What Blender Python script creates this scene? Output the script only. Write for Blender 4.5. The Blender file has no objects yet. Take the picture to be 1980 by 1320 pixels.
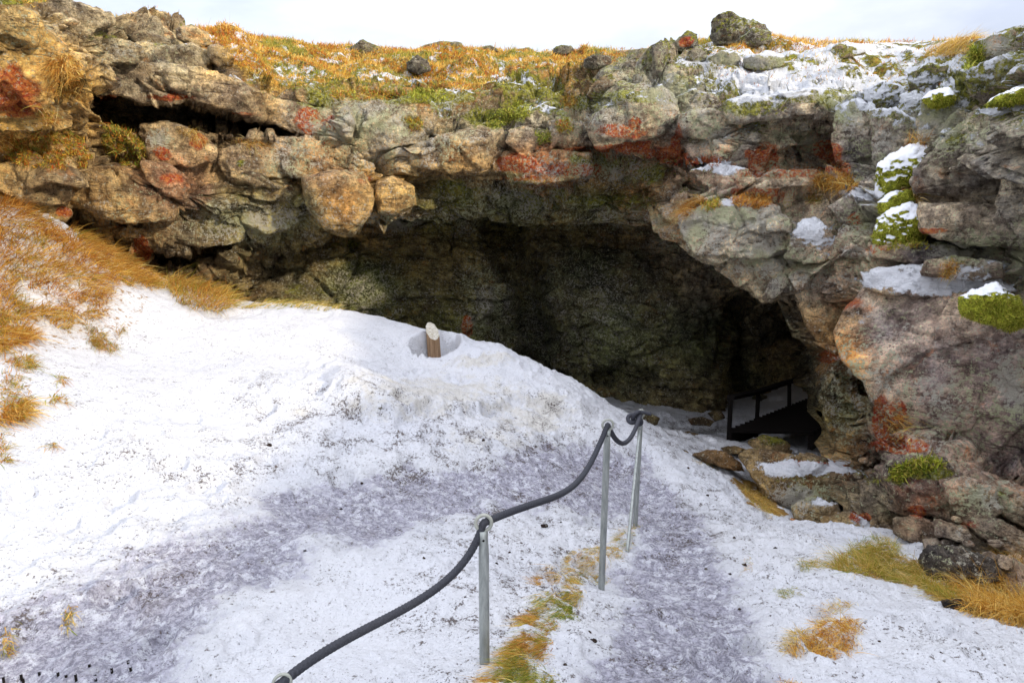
import bpy, math, random
import numpy as np

# ------------------------------------------------------------------ camera and mapping
H = 4.5                      # eye height in the world
TH = math.radians(12.0)      # downward pitch
CT, ST = math.cos(TH), math.sin(TH)
FPX = 1320.0

scene = bpy.context.scene
COL = scene.collection
rng = np.random.default_rng(7)

def P3(px, py, d):
    """point at forward distance d seen at (px, py) of the photograph"""
    px = np.asarray(px, float); py = np.asarray(py, float); d = np.asarray(d, float)
    u = (px - 990.0) / FPX; v = (660.0 - py) / FPX
    k = d / (CT + v * ST)
    return np.stack(np.broadcast_arrays(u * k, d, H + (-ST + v * CT) * k), -1)

def PIX(V):
    x = V[..., 0]; y = V[..., 1]; z = V[..., 2] - H
    depth = y * CT - z * ST
    depth = np.where(np.abs(depth) < 1e-3, 1e-3, depth)
    return 990 + FPX * x / depth, 660 - FPX * (y * ST + z * CT) / depth

# ------------------------------------------------------------------ numpy noise
def _h(ix, iy, iz, seed):
    n = (ix.astype(np.uint32) * np.uint32(374761393) + iy.astype(np.uint32) * np.uint32(668265263)
         + iz.astype(np.uint32) * np.uint32(2246822519) + np.uint32((seed * 3266489917) & 0xffffffff))
    n = (n ^ (n >> np.uint32(13))) * np.uint32(1274126177)
    n = (n ^ (n >> np.uint32(16))) * np.uint32(2246822519)
    n = n ^ (n >> np.uint32(15))
    return n.astype(np.float64) / 4294967295.0

def vnoise(P, seed=0):
    F = np.floor(P); f = P - F; I = F.astype(np.int64)
    f = f * f * f * (f * (f * 6 - 15) + 10)
    x, y, z = I[:, 0], I[:, 1], I[:, 2]
    fx, fy, fz = f[:, 0], f[:, 1], f[:, 2]
    def c(a, b, d): return _h(x + a, y + b, z + d, seed)
    x00 = c(0,0,0) * (1-fx) + c(1,0,0) * fx
    x10 = c(0,1,0) * (1-fx) + c(1,1,0) * fx
    x01 = c(0,0,1) * (1-fx) + c(1,0,1) * fx
    x11 = c(0,1,1) * (1-fx) + c(1,1,1) * fx
    return ((x00*(1-fy) + x10*fy) * (1-fz) + (x01*(1-fy) + x11*fy) * fz) * 2 - 1

def fbm(P, scale=1.0, octv=5, gain=0.5, seed=0):
    P = P * scale; a = 1.0; s = 0.0; o = np.zeros(len(P))
    for i in range(octv):
        o += a * vnoise(P + 13.7 * i, seed + i); s += a; a *= gain; P = P * 2.03
    return o / s * 1.6

def voro(P, seed=0):
    I = np.floor(P).astype(np.int64); f1 = np.full(len(P), 9.0); f2 = f1.copy(); idn = np.zeros(len(P))
    for a in (-1, 0, 1):
        for b in (-1, 0, 1):
            for c in (-1, 0, 1):
                x, y, z = I[:, 0] + a, I[:, 1] + b, I[:, 2] + c
                r1 = _h(x, y, z, seed); r2 = _h(x, y, z, seed + 91); r3 = _h(x, y, z, seed + 57)
                d = (x + r1 - P[:, 0])**2 + (y + r2 - P[:, 1])**2 + (z + r3 - P[:, 2])**2
                m = d < f1
                f2 = np.where(m, f1, np.minimum(f2, d)); idn = np.where(m, r1 * 0.37 + r2 * 0.63, idn); f1 = np.where(m, d, f1)
    return np.sqrt(f1), np.sqrt(f2), idn

def facet(P, seed=0):
    """voronoi cells that each carry a flat plate tilted its own way: distance to the plate, gap to the next cell, cell id"""
    I = np.floor(P).astype(np.int64); n = len(P)
    f1 = np.full(n, 9.0); f2 = f1.copy(); idn = np.zeros(n); R1 = np.zeros((n, 3)); H3 = np.zeros((n, 3))
    for a in (-1, 0, 1):
        for b in (-1, 0, 1):
            for c in (-1, 0, 1):
                x, y, z = I[:, 0] + a, I[:, 1] + b, I[:, 2] + c
                r1 = _h(x, y, z, seed); r2 = _h(x, y, z, seed + 91); r3 = _h(x, y, z, seed + 57)
                v = np.stack([P[:, 0] - x - r1, P[:, 1] - y - r2, P[:, 2] - z - r3], -1)
                d = (v * v).sum(-1); m = d < f1
                f2 = np.where(m, f1, np.minimum(f2, d)); f1 = np.where(m, d, f1)
                R1[m] = v[m]; H3[m, 0] = r1[m]; H3[m, 1] = r2[m]; H3[m, 2] = r3[m]
    t = (H3 * 7919.0) % 1.0 - .5
    return (R1 * t).sum(-1) * 2.0, np.sqrt(f2) - np.sqrt(f1), (H3[:, 0] * .37 + H3[:, 1] * .63)

def sm(a, b, x):
    t = np.clip((x - a) / (b - a), 0, 1); return t * t * (3 - 2 * t)

class TPS:
    def __init__(s, pts, lam=1e-3, sc=1.0):
        A = np.array(pts, float); s.sc = sc; s.X = A[:, :2] / sc; y = A[:, 2]; n = len(A)
        K = s.k(s.X, s.X) + lam * np.eye(n); Q = np.c_[np.ones(n), s.X]
        M = np.block([[K, Q], [Q.T, np.zeros((3, 3))]])
        s.w = np.linalg.solve(M, np.r_[y, 0, 0, 0])
    def k(s, A, B):
        r2 = ((A[:, None, :] - B[None]) ** 2).sum(-1)
        return 0.5 * r2 * np.log(r2 + 1e-12)
    def __call__(s, a, b):
        a = np.asarray(a, float); sh = a.shape; X = np.c_[a.ravel(), np.asarray(b, float).ravel()] / s.sc
        out = np.empty(len(X))
        for i in range(0, len(X), 40000):
            x = X[i:i+40000]; out[i:i+40000] = s.k(x, s.X) @ s.w[:-3] + s.w[-3] + x @ s.w[-2:]
        return out.reshape(sh)

def in_poly(px, py, poly):
    poly = np.asarray(poly, float); r = np.zeros(np.shape(px), bool); n = len(poly)
    for i in range(n):
        x1, y1 = poly[i]; x2, y2 = poly[(i + 1) % n]
        c = ((y1 > py) != (y2 > py)) & (px < (x2 - x1) * (py - y1) / (y2 - y1 + 1e-9) + x1)
        r ^= c
    return r

def poly_dist(px, py, poly):
    """signed distance in photo pixels, positive inside"""
    poly = np.asarray(poly, float); best = np.full(np.shape(px), 1e9); n = len(poly)
    for i in range(n):
        a = poly[i]; e = poly[(i + 1) % n] - a; L = (e**2).sum() + 1e-9
        t = np.clip(((px - a[0]) * e[0] + (py - a[1]) * e[1]) / L, 0, 1)
        best = np.minimum(best, np.hypot(px - a[0] - t * e[0], py - a[1] - t * e[1]))
    return np.where(in_poly(px, py, poly), best, -best)

def line_dist(px, py, pts):
    best = np.full(np.shape(px), 1e9); pts = np.asarray(pts, float)
    for i in range(len(pts) - 1):
        a = pts[i]; e = pts[i + 1] - a; L = (e**2).sum() + 1e-9
        t = np.clip(((px - a[0]) * e[0] + (py - a[1]) * e[1]) / L, 0, 1)
        best = np.minimum(best, np.hypot(px - a[0] - t * e[0], py - a[1] - t * e[1]))
    return best

# ------------------------------------------------------------------ mesh linking
def make_mesh(name, V, F, attrs=None, smooth=True, mat=None, parent=None, origin=None):
    V = np.asarray(V, float); F = np.asarray(F, np.int32); k = F.shape[1]
    if origin is not None: V = V - np.asarray(origin)
    me = bpy.data.meshes.new(name)
    me.vertices.add(len(V)); me.vertices.foreach_set('co', V.astype(np.float32).ravel())
    me.loops.add(F.size); me.loops.foreach_set('vertex_index', F.ravel())
    me.polygons.add(len(F))
    me.polygons.foreach_set('loop_start', np.arange(0, F.size, k, dtype=np.int32))
    me.polygons.foreach_set('loop_total', np.full(len(F), k, np.int32))
    if smooth: me.polygons.foreach_set('use_smooth', np.ones(len(F), bool))
    me.update(calc_edges=True)
    for an, A in (attrs or {}).items():
        at = me.attributes.new(an, 'FLOAT_COLOR', 'POINT')
        A = np.asarray(A, np.float32)
        if A.shape[1] == 3: A = np.c_[A, np.ones(len(A), np.float32)]
        at.data.foreach_set('color', A.ravel())
    if mat: me.materials.append(mat)
    o = bpy.data.objects.new(name, me); COL.objects.link(o)
    if origin is not None: o.location = tuple(float(c) for c in origin)
    if parent is not None:
        o.parent = parent
        o.location = tuple(float(a - b) for a, b in zip(origin if origin is not None else (0, 0, 0), parent.location))
    return o

def tag(o, label=None, cat=None, group=None, kind=None):
    if label: o['label'] = label
    if cat: o['category'] = cat
    if group: o['group'] = group
    if kind: o['kind'] = kind
    return o

def empty(name, loc, label, cat, group=None):
    o = bpy.data.objects.new(name, None); COL.objects.link(o)
    o.location = tuple(float(c) for c in loc); o.empty_display_size = 0.1
    return tag(o, label, cat, group)

def grid_faces(n, m, closed=False):
    """n rows, m columns"""
    i = np.arange(n - 1)[:, None]; j = np.arange(m if closed else m - 1)[None]
    j2 = (j + 1) % m
    return np.stack(np.broadcast_arrays(i*m + j, i*m + j2, (i+1)*m + j2, (i+1)*m + j), -1).reshape(-1, 4)

def grid_normals(G):
    du = np.gradient(G, axis=1); dv = np.gradient(G, axis=0)
    n = np.cross(dv, du); n /= np.linalg.norm(n, axis=-1, keepdims=True) + 1e-12
    return n

def tri_normals(V, F):
    a, b, c = V[F[:, 0]], V[F[:, 1]], V[F[:, 2]]
    fn = np.cross(b - a, c - a); N = np.zeros_like(V)
    for k in range(3):
        for q in range(3): N[:, q] += np.bincount(F[:, k], fn[:, q], len(V))
    return N / (np.linalg.norm(N, axis=1, keepdims=True) + 1e-12)
# ------------------------------------------------------------------ node helpers
class NT:
    def __init__(s, name, world=False):
        s.m = bpy.data.materials.new(name); s.m.use_nodes = True; s.t = s.m.node_tree; s.t.nodes.clear()
        s.out = s.n('ShaderNodeOutputMaterial'); s.b = s.n('ShaderNodeBsdfPrincipled')
        s.t.links.new(s.b.outputs[0], s.out.inputs[0])
        s.geo = s.n('ShaderNodeNewGeometry'); s.pos = s.geo.outputs['Position']
    def n(s, ty, **kw):
        nd = s.t.nodes.new(ty)
        for k, v in kw.items(): setattr(nd, k, v)
        return nd
    def set(s, sock, v):
        if isinstance(v, bpy.types.NodeSocket): s.t.links.new(v, sock)
        elif isinstance(v, (tuple, list)) and len(v) == 3 and sock.type == 'RGBA': sock.default_value = (*v, 1)
        elif sock.type == 'RGBA' and isinstance(v, (int, float)): sock.default_value = (v, v, v, 1)
        else: sock.default_value = v
    def noise(s, scale, det=4, rough=0.5, vec=None, dist=0.0, col=False):
        nd = s.n('ShaderNodeTexNoise'); s.set(nd.inputs['Vector'], vec or s.pos)
        nd.inputs['Scale'].default_value = scale; nd.inputs['Detail'].default_value = det
        nd.inputs['Roughness'].default_value = rough; nd.inputs['Distortion'].default_value = dist
        return nd.outputs['Color' if col else 'Fac']
    def voro(s, scale, feat='F1', vec=None, out='Distance', rand=1.0):
        nd = s.n('ShaderNodeTexVoronoi', feature=feat); s.set(nd.inputs['Vector'], vec or s.pos)
        nd.inputs['Scale'].default_value = scale; nd.inputs['Randomness'].default_value = rand
        return nd.outputs[out]
    def math(s, op, a, b=0.0, c=0.0, clamp=False):
        nd = s.n('ShaderNodeMath', operation=op, use_clamp=clamp)
        s.set(nd.inputs[0], a); s.set(nd.inputs[1], b)
        if op in ('MULTIPLY_ADD',): s.set(nd.inputs[2], c)
        return nd.outputs[0]
    def ramp(s, v, lo, hi, a=0.0, b=1.0):
        nd = s.n('ShaderNodeMapRange', interpolation_type='SMOOTHSTEP'); nd.clamp = True
        s.set(nd.inputs[0], v); s.set(nd.inputs[1], lo); s.set(nd.inputs[2], hi); s.set(nd.inputs[3], a); s.set(nd.inputs[4], b)
        return nd.outputs[0]
    def lin(s, v, lo, hi, a=0.0, b=1.0):
        nd = s.n('ShaderNodeMapRange'); nd.clamp = True
        s.set(nd.inputs[0], v); s.set(nd.inputs[1], lo); s.set(nd.inputs[2], hi); s.set(nd.inputs[3], a); s.set(nd.inputs[4], b)
        return nd.outputs[0]
    def mix(s, f, a, b, mode='MIX'):
        nd = s.n('ShaderNodeMix', data_type='RGBA', blend_type=mode)
        s.set(nd.inputs[0], f); s.set(nd.inputs[6], a); s.set(nd.inputs[7], b)
        return nd.outputs[2]
    def attr(s, name):
        return s.n('ShaderNodeAttribute', attribute_name=name)
    def sep(s, v):
        nd = s.n('ShaderNodeSeparateColor'); s.set(nd.inputs[0], v); return nd.outputs
    def scale(s, vec, sc, rot=None):
        nd = s.n('ShaderNodeMapping'); s.set(nd.inputs[0], vec); nd.inputs['Scale'].default_value = sc
        if rot: nd.inputs['Rotation'].default_value = rot
        return nd.outputs[0]
    def bump(s, h, dist, strength=1.0, nrm=None):
        nd = s.n('ShaderNodeBump'); nd.inputs['Strength'].default_value = strength
        nd.inputs['Distance'].default_value = dist; s.set(nd.inputs['Height'], h)
        if nrm is not None: s.set(nd.inputs['Normal'], nrm)
        return nd.outputs[0]

def rock_material():
    m = NT('weathered_lava_rock')
    tint = m.attr('tint').outputs['Color']; B = m.attr('cover'); c = m.sep(B.outputs['Color'])
    red, moss, snow = c[0], c[1], c[2]; lich = B.outputs['Alpha']
    nz = m.n('ShaderNodeSeparateXYZ'); m.set(nz.inputs[0], m.geo.outputs['Normal']); nz = nz.outputs[2]
    big = m.noise(1.7, 5, 0.6); mid = m.noise(7, 6, 0.65); grain = m.noise(45, 5, 0.75); fine = m.noise(150, 3, 0.8)
    # mineral variation and coarse grain
    tint = m.mix(1, tint, (1.12, 1.10, 1.04), 'MULTIPLY')
    col = m.mix(m.lin(big, .3, .7), m.mix(1, tint, (.50, .51, .58), 'MULTIPLY'), m.mix(1, tint, (1.45, 1.30, 1.02), 'MULTIPLY'))
    col = m.mix(m.ramp(m.noise(3.6, 6, .65, dist=.4), .40, .60), m.mix(1, col, (.62, .58, .58), 'MULTIPLY'), m.mix(1, col, (1.25, 1.24, 1.18), 'MULTIPLY'))
    col = m.mix(m.ramp(m.noise(2.4, 5, .7, dist=.8), .58, .68), col, m.mix(1, col, (1.2, .86, .66), 'MULTIPLY'))
    col = m.mix(m.ramp(mid, .36, .62), m.mix(1, col, (.55, .52, .5), 'MULTIPLY'), m.mix(1, col, (1.25, 1.25, 1.25), 'MULTIPLY'))
    gc = m.ramp(m.noise(1.9, 3, .5), .35, .65, .45, 1.0)
    col = m.mix(gc, col, m.mix(m.ramp(grain, .34, .47), m.mix(1, col, (.25, .24, .25), 'MULTIPLY'), m.mix(m.ramp(grain, .50, .66), m.mix(1, col, (1.05, 1.05, 1.04), 'MULTIPLY'), m.mix(1, col, (1.5, 1.48, 1.42), 'MULTIPLY'))))
    lay = m.noise(2.6, 8, .72, vec=m.scale(m.pos, (1, 1, 5.5), (math.radians(5), math.radians(-7), 0)), dist=.5)
    col = m.mix(m.ramp(lay, .37, .45), m.mix(1, col, (.36, .33, .32), 'MULTIPLY'), col)
    col = m.mix(m.ramp(lay, .53, .64), col, m.mix(1, col, (1.35, 1.33, 1.28), 'MULTIPLY'))
    spk = m.noise(17, 6, .8)
    col = m.mix(m.ramp(spk, .36, .48), m.mix(1, col, (.40, .38, .38), 'MULTIPLY'), col)
    col = m.mix(m.ramp(spk, .56, .66), col, m.mix(1, col, (1.5, 1.5, 1.4), 'MULTIPLY'))
    # iron red crust
    rn = m.math('ADD', m.math('ADD', m.math('MULTIPLY', m.noise(5, 5, .7), .65), m.math('MULTIPLY', lay, .45)), m.math('MULTIPLY', red, 1.0))
    rm = m.math('MULTIPLY', m.ramp(rn, .98, 1.20), m.ramp(grain, .36, .5, .45, 1.0))
    col = m.mix(m.math('MULTIPLY', rm, .92), col, m.mix(m.ramp(m.noise(30, 3), .4, .6), (.46, .045, .016), (.72, .20, .035)))
    # moss
    sn = m.math('ADD', m.math('ADD', m.math('ADD', m.math('MULTIPLY', m.math('SUBTRACT', m.noise(7, 5, .7), .25), 1.05), m.math('MULTIPLY', m.noise(30, 6, .85), .75)), m.math('MULTIPLY', snow, .72)), m.math('MULTIPLY', nz, .26))
    sn = m.math('SUBTRACT', sn, m.ramp(m.noise(3.1, 5, .7), .48, .60, 0, .30))
    mn = m.math('ADD', m.math('ADD', m.math('ADD', m.math('MULTIPLY', m.noise(5, 5, .7), .5), m.math('MULTIPLY', m.noise(28, 4, .8), .40)), m.math('ADD', m.math('MULTIPLY', moss, .62), m.ramp(sn, .82, 1.06, 0, .24))), m.math('MULTIPLY', nz, .10))
    mm = m.math('MULTIPLY', m.ramp(mn, .78, .96), .92)
    mcol = m.mix(m.ramp(m.noise(18, 4, .7), .35, .65), (.07, .085, .012), (.50, .48, .05))
    col = m.mix(mm, col, mcol)
    # crustose lichen: pale flecks then larger rosettes
    ln = m.math('ADD', m.noise(24, 7, .82), m.math('MULTIPLY', lich, .20))
    lm = m.ramp(ln, .595, .64)
    col = m.mix(m.math('MULTIPLY', lm, .9), col, m.mix(m.ramp(m.noise(3.0, 2), .4, .6), (.62, .63, .38), (.66, .62, .52)))
    lb = m.math('ADD', m.math('ADD', m.math('MULTIPLY', m.noise(3.4, 3, .6, dist=.4), .75), m.math('MULTIPLY', spk, .35)), m.math('MULTIPLY', lich, .17))
    col = m.mix(m.math('MULTIPLY', m.ramp(lb, .73, .80), m.ramp(grain, .40, .56, .12, .85)), col, m.mix(m.ramp(fine, .38, .6), (.44, .42, .24), (.66, .63, .42)))
    # snow caught on what faces up
    smk = m.math('MULTIPLY', m.ramp(sn, 1.06, 1.20), .95)
    col = m.mix(smk, col, (.86, .88, .93))
    m.set(m.b.inputs['Base Color'], col)
    m.set(m.b.inputs['Roughness'], .88); m.b.inputs['Specular IOR Level'].default_value = .25
    h = m.math('ADD', m.math('MULTIPLY', mid, 1.0), m.math('ADD', m.math('MULTIPLY', grain, .62), m.math('MULTIPLY', fine, .22)))
    h = m.math('ADD', h, m.math('MULTIPLY', m.ramp(m.voro(5.5, 'DISTANCE_TO_EDGE', vec=m.mix(.12, m.pos, m.noise(3, 3, col=True))), 0, .06), .14))
    h = m.math('ADD', h, m.math('MULTIPLY', lay, .8))
    h = m.math('ADD', h, m.math('MULTIPLY', mm, m.math('MULTIPLY', m.noise(90, 2), .5)))
    h = m.mix(m.math('MULTIPLY', smk, .5), h, 1.0)
    m.set(m.b.inputs['Normal'], m.bump(h, .11, 1.0))
    return m.m

def snow_material():
    m = NT('trodden_snow')
    A = m.attr('ground'); c = m.sep(A.outputs['Color']); ice, dirt, turf = c[0], c[1], c[2]; shelf = A.outputs['Alpha']
    # the trodden way runs from the lower left to the upper right
    st = m.scale(m.pos, (1, 1, 1), (0, 0, math.radians(-35)))
    st = m.scale(st, (.45, 1.25, 1))
    col = m.mix(m.noise(1.3, 4), (.70, .70, .71), (.61, .625, .68))
    # beige silt stains
    sil = m.ramp(m.math('ADD', m.math('MULTIPLY', m.noise(5, 7, .75), 1.0), m.math('MULTIPLY', shelf, .38)), .66, .86)
    col = m.mix(m.math('MULTIPLY', sil, .6), col, (.60, .56, .47))
    # ice polished dark by boots, with white scratches
    i1 = m.math('ADD', m.math('ADD', m.math('MULTIPLY', m.noise(3.2, 6, .75), .75), m.math('MULTIPLY', m.noise(15, 7, .85), .65)), m.math('MULTIPLY', ice, .50))
    im = m.ramp(i1, .93, 1.09)
    gr = m.noise(30, 7, .85)
    icol = m.mix(m.ramp(gr, .42, .58), (.22, .21, .265), (.56, .55, .64))
    icol = m.mix(m.math('MULTIPLY', m.ramp(m.noise(11, 8, .85, dist=.1), .51, .57), .9), icol, (.78, .79, .85))
    icol = m.mix(m.math('MULTIPLY', m.ramp(m.noise(3.2, 4, .6), .58, .72), .3), icol, (.22, .18, .17))
    col = m.mix(m.math('MULTIPLY', im, .92), col, icol)
    # dark grit pressed into the snow, in clusters
    clus = m.ramp(m.noise(4.2, 6, .8), .44, .66)
    d1 = m.math('ADD', m.noise(46, 5, .7), m.math('MULTIPLY', m.math('MULTIPLY', dirt, .17), m.math('ADD', clus, .25)))
    dm = m.ramp(d1, .645, .70)
    col = m.mix(m.math('MULTIPLY', dm, .85), col, m.mix(m.noise(9, 2), (.09, .055, .04), (.20, .16, .13)))
    d3 = m.math('ADD', m.noise(12, 6, .75), m.math('MULTIPLY', m.math('MULTIPLY', dirt, .15), clus))
    col = m.mix(m.math('MULTIPLY', m.ramp(d3, .70, .80), .35), col, (.28, .23, .19))
    d2 = m.math('ADD', m.noise(90, 3, .7), m.math('MULTIPLY', m.math('MULTIPLY', dirt, .18), m.math('ADD', clus, .2)))
    col = m.mix(m.math('MULTIPLY', m.ramp(d2, .655, .71), .85), col, (.09, .07, .07))
    # bare turf among the snow
    t1 = m.math('ADD', m.noise(14, 6, .72), m.math('MULTIPLY', turf, .55))
    tm = m.ramp(t1, .74, .86)
    tcol = m.mix(m.noise(22, 4, .7), (.20, .09, .02), (.38, .24, .05))
    col = m.mix(tm, col, tcol)
    m.set(m.b.inputs['Base Color'], col)
    m.set(m.b.inputs['Roughness'], m.lin(im, 0, 1, .62, .24))
    m.b.inputs['Specular IOR Level'].default_value = .3
    h = m.math('ADD', m.math('MULTIPLY', m.noise(6, 7, .7), 1.3), m.math('MULTIPLY', m.noise(30, 5, .75), .5))
    h = m.math('ADD', h, m.math('MULTIPLY', m.math('MULTIPLY', gr, ice), .35))
    h = m.math('SUBTRACT', h, m.math('MULTIPLY', dm, .2))
    m.set(m.b.inputs['Normal'], m.bump(h, .05, 1.0))
    return m.m

def blade_material():
    m = NT('dry_grass_blades'); a = m.attr('tint').outputs['Color']
    m.set(m.b.inputs['Base Color'], a); m.b.inputs['Roughness'].default_value = .6
    m.b.inputs['Specular IOR Level'].default_value = .2
    tr = m.n('ShaderNodeBsdfTranslucent'); m.set(tr.inputs[0], a)
    mx = m.n('ShaderNodeMixShader'); mx.inputs[0].default_value = .35
    m.t.links.new(m.b.outputs[0], mx.inputs[1]); m.t.links.new(tr.outputs[0], mx.inputs[2]); m.t.links.new(mx.outputs[0], m.out.inputs[0])
    return m.m

def moss_material():
    m = NT('cushion_moss'); B = m.attr('cover'); c = m.sep(B.outputs['Color']); tint = m.attr('tint').outputs['Color']
    nz = m.n('ShaderNodeSeparateXYZ'); m.set(nz.inputs[0], m.geo.outputs['Normal']); nz = nz.outputs[2]
    n1 = m.noise(11, 5, .7); n2 = m.noise(80, 4, .8)
    col = m.mix(m.ramp(n1, .35, .65), (.13, .15, .015), (.62, .64, .08))
    col = m.mix(m.ramp(n2, .38, .58), m.mix(1, col, (.3, .34, .3), 'MULTIPLY'), m.mix(1, col, (1.3, 1.25, 1.1), 'MULTIPLY'))
    col = m.mix(.8, col, m.mix(1, col, tint, 'MULTIPLY'))
    sn = m.math('ADD', m.math('ADD', m.math('MULTIPLY', m.noise(9, 6, .7), .7), m.math('MULTIPLY', c[2], .9)), m.math('MULTIPLY', nz, .55))
    smk = m.ramp(sn, 1.28, 1.40)
    col = m.mix(smk, col, (.86, .88, .93))
    m.set(m.b.inputs['Base Color'], col); m.b.inputs['Roughness'].default_value = .9; m.b.inputs['Specular IOR Level'].default_value = .15
    h = m.math('ADD', m.math('MULTIPLY', n2, .6), m.noise(18, 4, .7))
    h = m.mix(m.math('MULTIPLY', smk, .8), h, 1.0)
    m.set(m.b.inputs['Normal'], m.bump(h, .05, 1.0))
    return m.m

def plain(name, c1, c2, sc=20, rough=.6, metal=0.0, bump=.003, stretch=(1, 1, 1), spec=.4):
    m = NT(name); v = m.scale(m.pos, stretch)
    n1 = m.noise(sc, 6, .7, vec=v); m.set(m.b.inputs['Base Color'], m.mix(m.ramp(n1, .3, .7), c1, c2))
    m.set(m.b.inputs['Roughness'], m.lin(n1, .3, .7, rough - .1, rough + .1)); m.b.inputs['Metallic'].default_value = metal
    m.b.inputs['Specular IOR Level'].default_value = spec
    if bump: m.set(m.b.inputs['Normal'], m.bump(n1, bump))
    return m.m

M_ROCK = rock_material(); M_SNOW = snow_material(); M_BLADE = blade_material(); M_MOSS = moss_material()
M_STEEL = plain('galvanised_steel', (.22, .24, .23), (.38, .40, .38), 14, .5, .55, .001, (3, 3, .6))
M_RING = plain('painted_ring', (.34, .35, .31), (.26, .27, .24), 30, .5, .1, .001)
M_ROPE = plain('grey_rope_fibre', (.016, .017, .024), (.045, .047, .058), 160, .75, 0, .003)
M_LOG = plain('weathered_post_wood', (.16, .085, .04), (.36, .24, .14), 30, .8, 0, .01, (2, 2, .12))
M_CUT = plain('cut_wood_under_frost', (.34, .29, .20), (.62, .60, .54), 40, .8, 0, .004)
M_DARKWOOD = plain('shade_dark_timber', (.006, .005, .0045), (.012, .009, .008), 25, .9, 0, .004, (1, 1, 1), .1)  # dark timber taken near black, cave shadow put into its colour
M_SOIL = plain('frozen_soil', (.05, .035, .025), (.12, .085, .06), 15, .9, 0, .03)
# ------------------------------------------------------------------ where colours, crusts, moss and snow belong on the rock
TINTS = np.array([
 (40,90,.48,.38,.20),(60,170,.48,.36,.19),(150,30,.34,.31,.25),(130,160,.50,.36,.16),(220,90,.34,.31,.24),(340,110,.33,.31,.25),(280,160,.26,.24,.21),(430,180,.28,.25,.21),  # top left rocks tinted golden, sun's warmth put into their colour
 (60,260,.38,.27,.12),(100,350,.34,.28,.19),(60,450,.34,.26,.14),(230,380,.35,.27,.16),(350,270,.32,.27,.2),(330,350,.30,.2,.15),(490,320,.26,.22,.17),(600,300,.34,.24,.15),
 (650,390,.31,.20,.10),(760,380,.33,.25,.14),(450,430,.20,.2,.12),(560,420,.22,.22,.13),(380,500,.17,.14,.1),(600,240,.33,.3,.26),(700,250,.36,.34,.28),(800,240,.34,.33,.29),
 (880,300,.33,.24,.14),(900,240,.33,.31,.25),(1060,330,.32,.17,.1),(1040,240,.32,.31,.28),(1200,230,.31,.30,.28),(1200,140,.27,.27,.26),(1250,290,.32,.23,.17),
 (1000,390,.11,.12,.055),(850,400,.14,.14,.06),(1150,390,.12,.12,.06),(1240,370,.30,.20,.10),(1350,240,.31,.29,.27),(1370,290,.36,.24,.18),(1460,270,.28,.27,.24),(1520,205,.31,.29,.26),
 (1520,300,.30,.22,.15),(1400,340,.36,.26,.23),(1520,350,.40,.33,.27),(1400,440,.36,.31,.25),(1480,460,.33,.29,.23),(1480,540,.33,.28,.19),(1600,600,.36,.24,.10),(1640,680,.36,.20,.09),
 (1660,280,.27,.25,.24),(1730,260,.27,.26,.25),(1820,220,.34,.34,.27),(1650,400,.30,.27,.25),(1640,470,.27,.19,.15),(1600,540,.30,.21,.17),(1880,300,.21,.20,.19),(1950,130,.28,.25,.21),
 (1850,430,.24,.21,.19),(1980,350,.28,.27,.25),(1720,640,.36,.29,.30),(1850,650,.36,.27,.26),(1800,760,.38,.28,.25),(1900,830,.40,.27,.22),(1950,930,.38,.25,.19),(1630,780,.17,.16,.08),(1730,830,.3,.17,.1),
 (1790,930,.31,.21,.18),(1690,960,.16,.15,.13),(1920,980,.30,.28,.24),(1830,1090,.19,.18,.18),(1540,940,.25,.20,.12),(1570,985,.24,.2,.13),(1400,60,.25,.26,.24),
 (700,550,.07,.085,.035),(900,650,.09,.10,.045),(1020,650,.06,.062,.036),(1150,520,.055,.062,.038),(1200,650,.11,.13,.07),(1350,650,.11,.13,.075),(1450,720,.06,.062,.04),(1550,700,.05,.048,.036),(1510,640,.055,.052,.036),(1590,760,.05,.048,.036),(480,540,.14,.12,.08),  # cave wall; passage and crack tinted darker to deepen their shade
 (600,110,.40,.24,.06),(900,130,.38,.22,.06),(1100,120,.36,.22,.07),(1700,110,.36,.27,.10),(500,120,.42,.27,.06),(1500,130,.33,.31,.24),(850,160,.36,.2,.07),
])
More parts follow.
